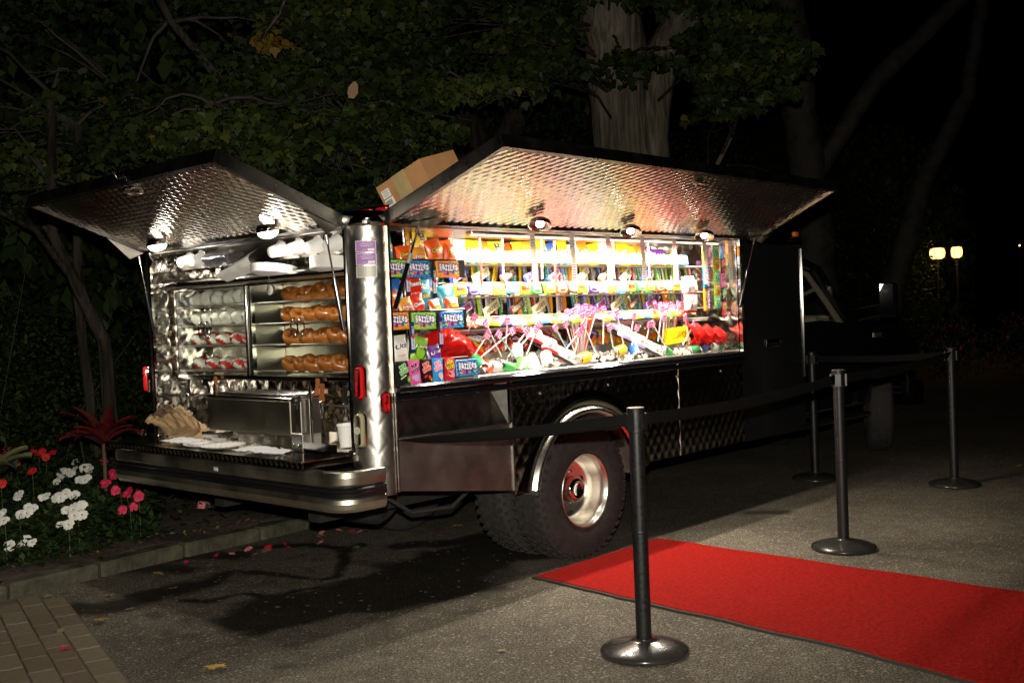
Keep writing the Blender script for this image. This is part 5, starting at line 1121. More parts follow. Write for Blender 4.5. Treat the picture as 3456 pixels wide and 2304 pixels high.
for i in range(34):
    kk = rb2.choice(KB)[0]; x = 4.05 + i * .062
    put('candy_bar', SB[kk][0], SB[kk][1], '%s bar piled at the back above the ice, %s from the near end' % (SBN[kk], ordn[i]), 'candy bar', (x, 4.17 + rb2.uniform(-.03, .05), 1.215 + rb2.uniform(-.02, .035)), (R(-20 + rb2.uniform(-25, 10)), rb2.uniform(-1.4, 1.4), rb2.uniform(-.4, .4)), 'bars piled behind the ice', scale=1.1)
for x0_, x1_ in ((3.86, 4.42), (5.05, 5.84)): MB().box(((x0_ + x1_) / 2, 4.02, 1.150), (x1_ - x0_, .008, .045), 0, None, .002).build('low_tray', STEELB, T)
# ice with cans
ICE = mat('crushed_ice', (.62, .58, .52), .18, coat=.4, spec=.8)
ri = random.Random(5); q = MB()
for k in range(1100):
    x = ri.uniform(3.80, 6.22); y = ri.uniform(3.83, 4.12); s = ri.uniform(.010, .020); z = 1.075 + (y - 3.83) * .22 + ri.uniform(0, .018)
    TT = M.Translation((x, y, z)) @ Euler((ri.uniform(0, 3), ri.uniform(0, 3), ri.uniform(0, 3))).to_matrix().to_4x4(); q.box((0, 0, 0), (s, s * .8, s * 1.2), 0, TT)
o = q.build('ice_cubes', ICE); o['kind'] = 'stuff'; o['label'] = 'bed of crushed ice filling the bottom tray'; o['category'] = 'ice'
def can(base, word, wc):
    prof = [(0, .004), (.020, .004), (.024, 0), (.032, .010), (.033, .014), (.033, .108), (.027, .118), (.026, .121), (.024, .119), (.023, .114), (0, .114)]
    q = MB().lathe(prof, 24, [0, 0, 1, 1, 2, 1, 1, 0, 0, 0]); q.lathe([(.009, .1155), (.009, .117), (.0, .117)], 8, 0, M.Translation((.006, 0, 0)))
    pr = Print(lambda x, z: 0); v, f, tw, th = text2d(word, .02, .1); o = len(q.v)
    for xx, zz in v: a = (zz / th) * .9 - 1.57; h_ = .061 + xx / tw * .075; q.v.append((.0337 * math.cos(a), .0337 * math.sin(a), h_))
    for ff in f: q.f.append(tuple(i + o for i in ff)); q.m.append(3); q.s.append(False)
    return q.mesh('soda_can', [mat('can_alu', (.8, .79, .77), .2, 1), STEELB, ink(base, .3), ink(wc)])
CN = [('2a9c5a', 'Sprite', 'f4f8f0', 'green', (3.905, 3.86, 1.128), (.1, -.2)), ('e0482a', 'Sunkist', 'f8f0e0', 'orange red', (3.925, 3.83, 1.10), (.9, .4)), ('e6e4e0', 'Diet', '888888', 'white', (3.995, 3.84, 1.105), (-1.35, .1)), ('3aa048', '7UP', 'f0f0f0', 'lime and green', (4.078, 3.84, 1.102), (-1.35, .3)), ('5cb04c', 'Ginger', 'f4f0d0', 'pale green', (4.20, 3.835, 1.095), (.6, .6)),
      ('e8e4e0', 'Coke', 'c02028', 'white and red', (4.31, 3.85, 1.10), (.2, 1.2)), ('e9e7e0', 'Seltzer', '2c4c90', 'white and blue', (4.43, 3.86, 1.115), (.4, .8)), ('e8c020', 'Tea', '203018', 'yellow', (4.72, 3.845, 1.108), (1.3, -.1)), ('f0c418', 'Yoohoo', '24489c', 'bright yellow', (5.09, 3.87, 1.130), (1.3, -.1)), ('2c58a0', 'Cola', 'f4f4f4', 'blue', (5.235, 3.86, 1.118), (.3, .4)),
      ('3c9c50', 'Lime', 'f4f4f4', 'small green', (5.545, 3.85, 1.10), (-1.2, .3)), ('40a060', 'Soda', 'f4f4f4', 'green lying', (5.84, 3.85, 1.10), (1.3, .2)), ('283868', 'Grape', 'f4f4f4', 'navy', (5.95, 3.85, 1.10), (1.2, -.3)), ('e0e0dc', 'Club', '404040', 'silver', (6.07, 3.85, 1.105), (-1.3, .1)), ('286840', 'Tonic', 'f4f4f4', 'dark green', (6.16, 3.86, 1.105), (1.1, .3)), ('e8e0d0', 'Cream', '2c54b0', 'cream and blue', (4.27, 3.93, 1.165), (.6, .9))]
for base, word, wc, nm, p, (a, b) in CN:
    D = V((math.sin(a) * math.cos(b), -abs(math.cos(a)) * .6 * (1 if a < 0 else -.6), abs(math.sin(b)) * .5 + .1)); TT = align(D, (0, 0, 0)) @ M.Translation((0, 0, -.06))
    o = link('soda_can', can(base, word, wc), None); o.matrix_world = M.Translation(p) @ TT; props(o, '%s drink can half sunk in the ice' % nm, 'can', 'drink cans in the ice')
# sticks with pink labels
STK = ink('f2d8d4', .5, 0); STB = ink('a8ccd0', .5, 0); PNK = ink('ea6a9c', .6, 0)
def lolly(L, col, seed):
    q = MB().tube([(0, 0, 0), (0, 0, L)], .0042, 7); h = MB(); r = random.Random(seed)
    h.add([(-.018, -.0045, L - .030), (.018, -.0045, L - .030), (.019, -.0048, L + .006), (-.017, -.0048, L + .008), (-.018, .0045, L - .030), (.018, .0045, L - .030), (.019, .0048, L + .006), (-.017, .0048, L + .008)], [(0, 1, 2, 3), (7, 6, 5, 4), (0, 3, 7, 4), (1, 5, 6, 2), (3, 2, 6, 7), (0, 4, 5, 1)])
    for k in range(6): x = -.012 + .012 * (k % 3); z = L - .024 + .014 * (k // 3); h.add([(x - .004, -.0055, z - .003), (x + .004, -.0055, z - .003), (x + .003, -.0055, z + .005), (x - .003, -.0055, z + .004)], [(0, 1, 2, 3)], 1)
    return q.mesh('candy_stick', col), h.mesh('label_flag', [PNK, ink('fbeef2', .5, 0)])
LL = [(3.883, 1.363, 3.867, 1.296), (3.966, 1.335, 4.105, 1.156), (4.129, 1.338, 4.139, 1.189), (3.975, 1.271, 3.908, 1.176), (4.061, 1.271, 4.232, 1.123), (4.275, 1.28, 4.158, 1.15), (4.355, 1.286, 4.287, 1.13), (4.514, 1.289, 4.662, 1.134), (4.601, 1.309, 4.708, 1.14), (4.714, 1.253, 4.608, 1.15), (4.729, 1.262, 4.69, 1.105), (4.761, 1.299, 4.902, 1.121), (4.998, 1.271, 5.075, 1.102), (4.949, 1.379, 4.97, 1.18), (5.266, 1.261, 5.205, 1.084), (5.43, 1.28, 5.623, 1.102), (5.532, 1.364, 5.52, 1.169), (5.555, 1.312, 5.563, 1.157), (5.237, 1.332, 5.236, 1.192), (5.784, 1.305, 5.868, 1.132), (5.877, 1.259, 5.792, 1.135), (6.018, 1.189, 6.072, 1.1), (5.395, 1.276, 5.397, 1.175), (5.074, 1.356, 5.175, 1.136), (4.164, 1.284, 3.932, 1.15), (4.377, 1.312, 4.183, 1.15)]
LL.sort(); 
for i, (hx, hz, fx, fz) in enumerate(LL):
    y1_ = 3.86; y0_ = 3.89; d = V((hx - fx, y1_ - y0_, hz - fz)); L = d.length + .012; a = lolly(L, STB if i % 6 == 3 else STK, i)
    key = ordn[i % 13]; where = ('nearer half', 'farther half')[i // 13]
    o = link('candy_stick', a[0], None); o.matrix_world = M.Translation((fx, y0_, fz)) @ d.to_track_quat('Z', 'Y').to_matrix().to_4x4() @ M.Rotation(0, 4, 'Z')
    o.rotation_mode = 'QUATERNION'; zax = d.normalized(); yax = V((0, 1, 0)); yax = (yax - zax * yax.dot(zax)).normalized(); xax = yax.cross(zax)
    o.matrix_world = M(((xax.x, yax.x, zax.x, fx), (xax.y, yax.y, zax.y, y0_), (xax.z, yax.z, zax.z, fz), (0, 0, 0, 1)))
    link('label_flag', a[1], o, world=False); props(o, 'stick with pink label stuck in the ice, %s from left in the %s' % (key, where), 'candy stick', 'sticks with pink labels in the ice')
# jars packed with sticks
def jar(x, y, z, r, h, n, lab, reach, seed):
    j = thing('stick_jar', lab, 'jar', (x, y, z)); MB().lathe([(0, .002), (r, .002), (r, h), (r * 1.04, h), (r * 1.04, h + .006)], 28).build('jar_glass', CLEARP, j, world=False)
    rr = random.Random(seed); sticks = []; reach *= .8
    for k in range(n):
        a = rr.uniform(0, 6.28); q_ = math.sqrt(rr.random()) * .95; bx0, by0 = r * .4 * q_ * math.cos(a), r * .4 * q_ * math.sin(a); t = reach * q_; L = rr.uniform(.27, .33)
        d = V((t * math.cos(a), t * math.sin(a) * .5 - .1, 1)).normalized(); zax = d; yax = (V((0, 1, 0)) - zax * zax.y).normalized(); xax = yax.cross(zax)
        m4 = M(((xax.x, yax.x, zax.x, x + bx0), (xax.y, yax.y, zax.y, y + by0), (xax.z, yax.z, zax.z, z + .02), (0, 0, 0, 1)))
        sticks.append((x + bx0 + d.x * L, m4, L, k))
    sticks.sort(key=lambda s_: s_[0])
    for i_, (_, m4, L, k) in enumerate(sticks):
        red = k % 4 == 0; a_ = lolly(L * .93, STK if not red else mat('red_straw', (.7, .1, .06), .4), k)
        o = link('candy_stick', a_[0], None); o.matrix_world = m4; link('label_flag', a_[1], o, world=False)
        props(o, '%s stick with pink label in the %s jar, %s from the left' % ('red' if red else 'pale', 'middle' if seed == 1 else 'far', ordn[i_]), 'candy stick', 'sticks bunched in the %s jar' % ('middle' if seed == 1 else 'far'))
    return j
jar(4.86, 3.98, 1.09, .062, .19, 34, 'clear middle jar, packed with pink labelled candy sticks', .55, 1)
jar(5.74, 3.98, 1.10, .050, .19, 18, 'clear far jar, with red candy sticks beside the yellow carton', .5, 2)

# ================================================================ TREES, HEDGE, FLOWERS
def leafmat(name, cols, rough=.5):
    m = bpy.data.materials.new(name); m.use_nodes = True; nt = m.node_tree; L = nt.links; N = nt.nodes.new; b = nt.nodes['Principled BSDF']
    a = N('ShaderNodeAttribute'); a.attribute_name = 'tint'; r = N('ShaderNodeValToRGB'); r.color_ramp.elements.remove(r.color_ramp.elements[0])
    r.color_ramp.elements[0].position = cols[0][0]; r.color_ramp.elements[0].color = cols[0][1] + (1,)
    for p, c in cols[1:]: e = r.color_ramp.elements.new(p); e.color = c + (1,)
    L.new(a.outputs['Fac'], r.inputs[0]); L.new(r.outputs[0], b.inputs['Base Color']); b.inputs['Roughness'].default_value = rough; b.inputs['Specular IOR Level'].default_value = .15
    t = N('ShaderNodeBsdfTranslucent'); L.new(r.outputs[0], t.inputs[0]); mx = N('ShaderNodeMixShader'); mx.inputs[0].default_value = .25
    L.new(b.outputs[0], mx.inputs[1]); L.new(t.outputs[0], mx.inputs[2]); L.new(mx.outputs[0], nt.nodes['Material Output'].inputs[0]); return m
LEAF = leafmat('maple_leaf', [(0, (.011, .019, .006)), (.45, (.029, .046, .011)), (.85, (.062, .088, .019)), (.93, (.14, .12, .02)), (1, (.22, .12, .02))])
LEAFB = leafmat('bedding_leaf', [(0, (.018, .034, .012)), (.7, (.040, .068, .020)), (1, (.08, .10, .03))])
LEAFO = leafmat('autumn_leaf', [(0, (.10, .09, .02)), (.5, (.20, .13, .02)), (1, (.28, .14, .02))])
LEAFH = leafmat('hedge_leaf', [(0, (.014, .026, .009)), (.6, (.032, .056, .015)), (.92, (.06, .085, .02)), (1, (.14, .11, .03))])
def barkmat(name, c0, c1):
    m = bpy.data.materials.new(name); m.use_nodes = True; nt = m.node_tree; L = nt.links; N = nt.nodes.new; b = nt.nodes['Principled BSDF']
    tc = N('ShaderNodeTexCoord'); mp = N('ShaderNodeMapping'); mp.inputs['Scale'].default_value = (22, 22, 2.2); L.new(tc.outputs['Object'], mp.inputs[0])
    n = N('ShaderNodeTexNoise'); n.inputs['Scale'].default_value = 1; n.inputs['Detail'].default_value = 6; n.inputs['Distortion'].default_value = .6; L.new(mp.outputs[0], n.inputs['Vector'])
    n2 = N('ShaderNodeTexNoise'); n2.inputs['Scale'].default_value = 1.6; n2.inputs['Detail'].default_value = 5; L.new(tc.outputs['Object'], n2.inputs['Vector'])
    r = N('ShaderNodeValToRGB'); r.color_ramp.elements[0].position = .36; r.color_ramp.elements[0].color = c0 + (1,); r.color_ramp.elements[1].position = .62; r.color_ramp.elements[1].color = c1 + (1,); L.new(n.outputs[0], r.inputs[0])
    mr = N('ShaderNodeMapRange'); mr.inputs[1].default_value = .3; mr.inputs[2].default_value = .7; mr.inputs[3].default_value = .55; mr.inputs[4].default_value = 1.25; L.new(n2.outputs[0], mr.inputs[0])
    v = N('ShaderNodeVectorMath'); v.operation = 'SCALE'; L.new(r.outputs[0], v.inputs[0]); L.new(mr.outputs[0], v.inputs['Scale']); L.new(v.outputs[0], b.inputs['Base Color'])
    b.inputs['Roughness'].default_value = .95; b.inputs['Specular IOR Level'].default_value = .1
    bp = N('ShaderNodeBump'); bp.inputs['Strength'].default_value = 1.; bp.inputs['Distance'].default_value = .035; L.new(n.outputs[0], bp.inputs['Height']); L.new(bp.outputs[0], b.inputs['Normal']); return m
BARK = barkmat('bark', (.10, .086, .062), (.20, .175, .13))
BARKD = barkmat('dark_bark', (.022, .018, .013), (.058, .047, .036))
BARKV = mat('blackish_bark', (.040, .033, .026), .95, noise=.6, nscale=6, bump=1., bscale=16)
LP = np.array([(-.02, 0), (-.42, .10), (-.50, .45), (-.28, .52), (0, 1.05), (.28, .52), (.50, .45), (.42, .10)])     # lobed leaf outline
LPS = np.array([(0, 0), (-.28, .45), (0, 1.0), (.28, .45)])
def leaves(name, parent, P, size, m, seed, shape=LP, droop=.9, tint=None, nrm=None):
    """one mesh of leaves: P (n,3) points"""
    r = np.random.RandomState(seed); n = len(P); k = len(shape)
    az = r.uniform(0, 2 * np.pi, n); dr = r.normal(droop, .45, n)
    t = np.stack([np.cos(az) * np.cos(dr), np.sin(az) * np.cos(dr), -np.sin(dr)], -1)
    up = np.stack([r.normal(0, .35, n), r.normal(0, .35, n), np.ones(n)], -1); s = np.cross(t, up); s /= np.linalg.norm(s, axis=1, keepdims=True)
    nn = np.cross(s, t); sz = size * r.uniform(.6, 1.25, n)
    v = P[:, None, :] + (s[:, None, :] * shape[None, :, 0:1] + t[:, None, :] * shape[None, :, 1:2]) * sz[:, None, None]
    v = v - nn[:, None, :] * (np.abs(shape[None, :, 0:1]) * .35) * sz[:, None, None]
    me = bpy.data.meshes.new(name); me.vertices.add(n * k); me.vertices.foreach_set('co', v.reshape(-1).astype(np.float32))
    me.loops.add(n * k); me.loops.foreach_set('vertex_index', np.arange(n * k, dtype=np.int32)); me.polygons.add(n)
    me.polygons.foreach_set('loop_start', np.arange(0, n * k, k, dtype=np.int32)); me.polygons.foreach_set('loop_total', np.full(n, k, dtype=np.int32))
    me.materials.append(m); a = me.attributes.new('tint', 'FLOAT', 'FACE'); tv = r.uniform(0, 1, n) ** 1.2 * .9 if tint is None else tint
    a.data.foreach_set('value', np.clip(tv, 0, 1).astype(np.float32)); me.update(calc_edges=True)
    return link(name, me, parent)
def sprays(lst, per, seed, flat=.16):
    r = np.random.RandomState(seed); out = []; tint = []
    for i, (x, y, z, rad) in enumerate(lst):
        n = int(per * (rad / .5) ** 2); a = r.uniform(0, 6.283, n); q = np.sqrt(r.uniform(0, 1, n)) * rad; az = r.uniform(0, 6.28); tl = r.uniform(-.1, .45)
        # a layered spray: a few flat fans one above another, tilted to their tip
        lay = (r.randint(0, 2, n) * .11 - .05) if rad > .45 else 0.; z = round(z / .40) * .40 + r.normal(0, .03)
        px = q * np.cos(a); py = q * np.sin(a) * .75; pz = lay + r.normal(0, .022, n) - tl * px * .7 - .20 * (q / rad) ** 2 * rad
        X_ = x + px * math.cos(az) - py * math.sin(az); Y_ = y + px * math.sin(az) + py * math.cos(az)
        out.append(np.stack([X_, Y_, z + pz], -1)); b = r.choice([0., .05, .2, .5]); tint.append(np.clip(b + r.uniform(0, .45, n), 0, .88))
    return np.concatenate(out), np.concatenate(tint)
def limb(q, pts, rs, n=10, seed=0):
    r = random.Random(seed); P = []; Rr = []
    for i in range(len(pts) - 1):
        a, b = V(pts[i]), V(pts[i + 1]); m = max(2, int((b - a).length / .25))
        for k in range(m): t = k / m; j = .12 * rs[i]; P.append(a.lerp(b, t) + V((r.uniform(-j, j), r.uniform(-j, j), r.uniform(-j, j)))); Rr.append((rs[i] * (1 - t) + rs[i + 1] * t) * r.uniform(.93, 1.07))
    P.append(V(pts[-1])); Rr.append(rs[-1]); q.tube(P, Rr, n)
SPR = [(0,5.07,8.81,3.41,0.65),(0,4.6,7.38,2.88,0.53),(0,5.9,8.18,3.55,0.44),(0,4.55,8.77,4.05,0.55),(0,3.4,9.35,4.02,0.64),(0,5.43,8.46,4.27,0.45),(0,4.39,7.58,3.93,0.63),(0,4.31,10.13,4.35,0.63),(0,4.11,9.19,3.04,0.58),(0,4.04,9.65,3.13,0.65),(0,5.27,7.52,3.84,0.45),(0,3.69,9.09,4.23,0.56),(0,3.38,9.48,3.41,0.49),(0,5.06,7.63,3.57,0.53),(0,5.47,8.87,4.53,0.42),(0,4.61,7.34,2.98,0.61),(0,3.88,8.12,3.37,0.42),(0,3.63,8.84,2.96,0.6),(0,5.29,7.43,2.93,0.5),(0,4.26,7.95,3.13,0.6),(0,4.72,7.27,2.96,0.65),(0,3.77,9.77,4.0,0.64),(0,4.22,9.08,3.09,0.49),(0,3.86,8.34,3.93,0.45),(0,4.62,7.69,2.83,0.42),(0,5.49,7.38,3.52,0.47),(0,4.7,8.35,3.17,0.52),(0,3.27,8.82,2.97,0.53),(0,5.53,8.19,4.27,0.65),(0,4.46,7.73,3.1,0.52),(0,3.64,9.08,3.14,0.52),(0,6.09,8.15,3.25,0.52),(0,4.5,8.63,3.33,0.48),(0,4.28,8.64,4.12,0.66),(0,5.53,7.58,3.42,0.5),(0,3.89,10.07,4.18,0.63),(0,4.46,9.41,3.37,0.58),(0,4.77,8.05,3.22,0.59),(0,4.3,9.59,3.83,0.58),(0,4.2,9.37,3.1,0.56),(0,3.35,9.3,3.55,0.58),(0,4.58,8.96,3.26,0.61),(0,4.41,9.38,3.57,0.62),(0,4.51,9.6,3.32,0.58),(0,5.56,7.57,2.95,0.54),(0,4.14,10.17,3.37,0.53),(0,4.25,8.84,2.66,0.41),(0,4.32,8.63,2.75,0.47),(0,4.11,8.79,2.61,0.54),(0,3.31,9.23,3.08,0.52),(0,3.63,9.3,2.7,0.38),(0,3.56,8.1,2.89,0.41),(0,3.49,8.49,2.97,0.38),(0,3.92,8.95,2.92,0.51),(0,3.26,8.29,2.41,0.47),(0,3.39,8.42,2.78,0.56),(0,3.82,9.07,3.2,0.4),(0,3.99,8.8,2.94,0.59),(0,4.48,8.79,2.92,0.52),(0,3.8,9.05,3.11,0.5),(0,3.87,8.52,2.09,0.36),(0,3.64,8.04,2.46,0.4),(0,3.79,8.65,2.47,0.46),(0,3.54,8.32,2.3,0.35),(1,5.67,6.54,3.05,0.58),(1,5.19,7.1,3.14,0.49),(1,4.95,7.36,3.13,0.49),(1,4.29,6.79,2.89,0.51),(1,4.87,7.15,3.1,0.56),(1,4.04,7.29,2.91,0.59),(1,4.98,6.26,2.99,0.41),(1,5.46,6.25,3.02,0.48),(1,5.1,6.83,2.92,0.4),(1,5.12,6.5,3.02,0.45),(1,4.49,7.08,2.93,0.46),(1,4.79,6.13,2.79,0.43),(1,4.93,7.23,2.8,0.5),(1,4.11,7.43,2.82,0.5),(1,5.02,6.53,2.85,0.58),(1,4.83,7.29,3.07,0.42),(1,4.26,6.73,2.71,0.56),(1,4.88,6.39,2.91,0.55),(1,5.28,6.25,3.07,0.5),(1,4.57,6.54,2.95,0.51),(1,5.14,6.25,2.65,0.5),(1,5.01,6.14,2.42,0.48),(1,5.49,6.42,2.36,0.35),(1,5.37,6.49,2.65,0.53),(1,5.1,6.37,2.64,0.52),(1,4.75,6.88,2.51,0.37),(1,4.94,6.32,2.65,0.41),(1,4.78,7.05,2.73,0.49),(1,5.29,6.33,2.65,0.4),(1,5.34,6.87,2.59,0.41),(1,4.56,6.77,2.45,0.47),(1,5.07,6.7,2.4,0.46),(1,4.76,6.69,2.51,0.49),(1,4.93,6.48,2.64,0.41),(1,6.15,5.75,3.13,0.4),(1,5.22,6.01,2.89,0.31),(1,6.12,5.98,3.15,0.37),(1,5.39,5.76,2.83,0.41),(1,5.65,6.57,3.22,0.4),(1,5.82,6.41,3.23,0.4),(1,6.18,5.62,3.13,0.35),(1,5.64,6.19,3.09,0.34),(1,5.9,6.16,3.19,0.4),(1,6.29,5.76,3.06,0.37),(1,5.81,6.76,2.71,0.37),(1,5.23,6.84,2.95,0.31),(1,6.04,6.53,2.75,0.3),(1,5.66,6.79,2.54,0.38),(1,5.46,6.53,2.9,0.33),(1,5.72,7.0,2.84,0.33),(1,5.32,6.7,2.81,0.35),(1,5.24,6.64,2.7,0.47),(2,6.64,7.6,3.84,0.58),(2,6.14,6.71,3.59,0.58),(2,6.58,7.78,4.07,0.45),(2,5.91,7.26,4.3,0.43),(2,6.32,7.13,3.67,0.49),(2,6.87,7.49,4.35,0.59),(2,6.33,7.91,4.38,0.65),(2,7.43,7.49,4.34,0.41),(2,5.88,7.72,3.86,0.42),(2,6.71,7.1,3.71,0.5),(2,6.47,8.34,4.64,0.53),(2,6.97,6.15,4.23,0.42),(2,6.22,6.99,4.27,0.51),(2,5.85,6.84,4.17,0.65),(2,6.05,7.53,4.05,0.54),(2,5.61,7.27,4.05,0.55),(2,7.71,6.88,4.12,0.47),(2,5.91,7.9,4.08,0.55),(2,6.7,7.63,4.09,0.64),(2,6.72,7.88,4.28,0.47),(2,7.01,6.3,3.69,0.46),(2,7.67,5.63,3.65,0.33),(2,7.32,6.33,3.87,0.42),(2,7.46,6.45,3.93,0.32),(2,7.24,6.35,3.75,0.33),(2,7.65,6.3,3.78,0.42),(2,8.09,5.82,3.55,0.42),(2,7.6,6.24,3.47,0.5),(2,7.66,5.78,3.46,0.47),(2,7.25,6.03,3.77,0.35),(2,7.24,6.25,3.5,0.33),(2,7.56,5.65,3.5,0.32),(2,8.53,5.84,3.75,0.53),(2,8.57,5.17,3.75,0.41),(2,8.48,5.5,4.01,0.5),(2,8.76,5.11,3.89,0.37),(2,9.09,5.35,3.65,0.5),(2,8.56,5.89,3.8,0.43),(2,8.7,5.51,3.63,0.53),(2,8.62,5.33,3.08,0.36),(2,8.39,4.79,3.47,0.54),(2,8.12,5.72,3.46,0.52),(2,8.26,5.28,3.73,0.38),(2,8.8,5.38,3.7,0.39),(2,8.83,5.7,3.88,0.51),(2,8.72,4.94,3.36,0.37),(2,8.39,4.77,3.41,0.37),(2,8.52,5.9,3.41,0.38),(2,8.94,5.13,3.71,0.51),(2,8.51,5.13,3.2,0.34),(2,7.82,5.68,4.13,0.46),(2,7.69,6.06,4.45,0.46),(2,7.98,5.89,4.15,0.6),(2,8.75,5.57,4.12,0.53),(2,8.03,5.77,4.09,0.51),(2,8.15,5.5,4.18,0.39),(2,7.61,6.61,4.42,0.55),(2,8.86,5.89,4.51,0.44),(2,8.69,5.76,4.57,0.53),(2,8.95,5.35,4.12,0.56),(2,8.15,5.36,4.11,0.49),(2,9.18,5.63,4.55,0.5)]
SPR = [s for s in SPR if not (s[0] == 2 and 1.20 < s[1] / s[2] < 1.60 and s[3] < 4.35)] + [(2, 7.6, 6.25, 3.55, .30), (2, 8.0, 5.9, 3.62, .34), (2, 8.3, 5.65, 3.74, .30), (2, 7.9, 6.0, 4.3, .4)]
SPR = [s for k, s in enumerate(SPR) if s[0] != 0 or k % 3]
S0 = [s[1:] for s in SPR if s[0] == 0]; S1_ = [s[1:] for s in SPR if s[0] == 1]; S2_ = [s[1:] for s in SPR if s[0] == 2]
def twigs(q, trunk_pts, lst, seed, rad=.018):
    r = random.Random(seed)
    for (x, y, z, rd) in lst:
        b = min(trunk_pts, key=lambda p: (V(p) - V((x, y, z))).length + r.uniform(0, .6)); e = V((x, y, z)); m = V(b).lerp(e, .5) + V((0, 0, r.uniform(.05, .3)))
        cv = [V(b) * (1 - t) ** 2 + m * 2 * t * (1 - t) + e * t * t + V((r.uniform(-.02, .02), r.uniform(-.02, .02), r.uniform(-.02, .02))) for t in (0, .17, .34, .5, .67, .84, 1)]
        q.tube(cv, [rad * (1 - .12 * k) for k in range(7)], 5); m = cv[3]
        for k in range(3): a = r.uniform(0, 6.28); q.tube([m.lerp(e, .4 + .2 * k), e + V((math.cos(a) * rd * .8, math.sin(a) * rd * .8, -.12 * rd))], [rad * .35, rad * .12], 4)
def tree(name, label, base, limbs, lst, per, seed, leafm, size, barkm=BARK, tw=.018, extra=None):
    t = thing(name, label, 'tree', base); q = MB(); tp = []
    for k, (pts, rs) in enumerate(limbs): limb(q, pts, rs, 12 if k == 0 else 8, seed + k); tp += [tuple(V(pts[i]).lerp(V(pts[i + 1]), f)) for i in range(len(pts) - 1) for f in (0, .33, .66)] + [pts[-1]]
    high = [p for p in tp if p[2] > 1.6] or tp
    q.build('trunk', barkm, t)
    if lst:
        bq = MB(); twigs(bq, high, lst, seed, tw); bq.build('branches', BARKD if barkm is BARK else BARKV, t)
        P, tint = sprays(lst, per, seed); r = np.random.RandomState(seed + 5); hot = r.uniform(0, 1, len(P)) < .012; tint[hot] = r.uniform(.9, 1, hot.sum())
        leaves('crown', t, P, size, leafm, seed, tint=tint)
    return t
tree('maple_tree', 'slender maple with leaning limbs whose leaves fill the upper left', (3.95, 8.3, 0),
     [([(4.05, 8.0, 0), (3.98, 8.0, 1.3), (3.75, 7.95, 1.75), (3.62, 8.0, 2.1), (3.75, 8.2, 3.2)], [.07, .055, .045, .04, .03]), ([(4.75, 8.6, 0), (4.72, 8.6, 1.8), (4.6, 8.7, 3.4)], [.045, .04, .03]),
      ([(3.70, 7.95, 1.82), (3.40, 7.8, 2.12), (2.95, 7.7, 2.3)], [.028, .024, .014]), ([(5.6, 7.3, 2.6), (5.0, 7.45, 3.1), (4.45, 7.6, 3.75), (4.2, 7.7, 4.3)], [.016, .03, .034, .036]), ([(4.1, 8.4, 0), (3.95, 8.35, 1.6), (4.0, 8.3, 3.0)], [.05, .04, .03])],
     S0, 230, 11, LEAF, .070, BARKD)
tree('maple_tree', 'maple spreading layered green sprays above the truck roof', (5.6, 8.2, 0),
     [([(5.9, 8.5, 0), (5.85, 8.4, 1.8), (5.5, 7.6, 2.9), (5.2, 6.9, 3.3)], [.12, .10, .06, .03]), ([(5.85, 8.4, 1.9), (5.95, 7.4, 2.9), (6.0, 6.4, 3.2)], [.07, .04, .02]), ([(5.7, 8.0, 2.3), (4.9, 7.4, 2.9), (4.4, 7.0, 3.0)], [.06, .035, .02])],
     S1_, 320, 12, LEAF, .066, BARKD)
tree('old_tree', 'thick forked pale trunk lit up behind the raised side hatch', (9.15, 6.75, 0),
     [([(9.15, 6.78, 0), (9.12, 6.75, 1.6), (9.08, 6.72, 2.6), (9.05, 6.74, 3.5), (8.95, 6.80, 4.6), (8.85, 6.9, 5.6)], [.42, .36, .33, .31, .30, .28]), ([(9.28, 6.55, 1.5), (9.27, 6.56, 2.6), (9.27, 6.56, 3.4), (9.42, 6.44, 4.0), (10.0, 6.05, 5.1)], [.25, .24, .23, .22, .19]),
      ([(9.3, 6.4, 2.2), (9.6, 6.1, 2.6), (9.8, 5.9, 3.1)], [.04, .03, .02])],
     S2_, 300, 13, LEAF, .078)
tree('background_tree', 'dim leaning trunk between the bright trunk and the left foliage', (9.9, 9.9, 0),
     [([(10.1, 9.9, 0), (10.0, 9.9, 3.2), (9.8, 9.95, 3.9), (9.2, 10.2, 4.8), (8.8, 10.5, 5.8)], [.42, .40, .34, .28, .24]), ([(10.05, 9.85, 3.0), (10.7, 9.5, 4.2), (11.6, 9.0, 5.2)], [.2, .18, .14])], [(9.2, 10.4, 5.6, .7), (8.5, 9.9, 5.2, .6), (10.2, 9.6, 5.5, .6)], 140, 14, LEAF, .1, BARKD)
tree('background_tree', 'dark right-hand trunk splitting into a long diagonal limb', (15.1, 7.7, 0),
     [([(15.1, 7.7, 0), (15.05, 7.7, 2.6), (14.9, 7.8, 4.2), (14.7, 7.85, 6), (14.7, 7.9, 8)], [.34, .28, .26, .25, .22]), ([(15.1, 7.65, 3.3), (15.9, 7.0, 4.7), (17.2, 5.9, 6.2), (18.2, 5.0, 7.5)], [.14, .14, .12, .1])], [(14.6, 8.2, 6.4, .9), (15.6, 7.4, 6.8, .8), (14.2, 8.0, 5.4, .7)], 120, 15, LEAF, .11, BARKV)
tree('background_tree', 'faint leaning trunk near the right edge above the lamps', (17.0, 7.2, 0),
     [([(16.2, 7.3, .5), (17.2, 6.9, 3.2), (17.9, 6.4, 4.6), (18.3, 6.2, 6.6)], [.2, .15, .12, .1])], [], 0, 16, LEAF, .1, BARKV)
tree('autumn_tree', 'sprig of yellowing leaves hanging in the upper left foliage', (4.9, 6.9, 3.6), [([(5.3, 7.1, 4.2), (5.0, 6.95, 3.75), (4.75, 6.85, 3.5)], [.014, .010, .006])], [(4.92, 6.95, 3.66, .16), (4.78, 6.85, 3.50, .13), (5.05, 7.0, 3.72, .12)], 240, 17, LEAFO, .075)
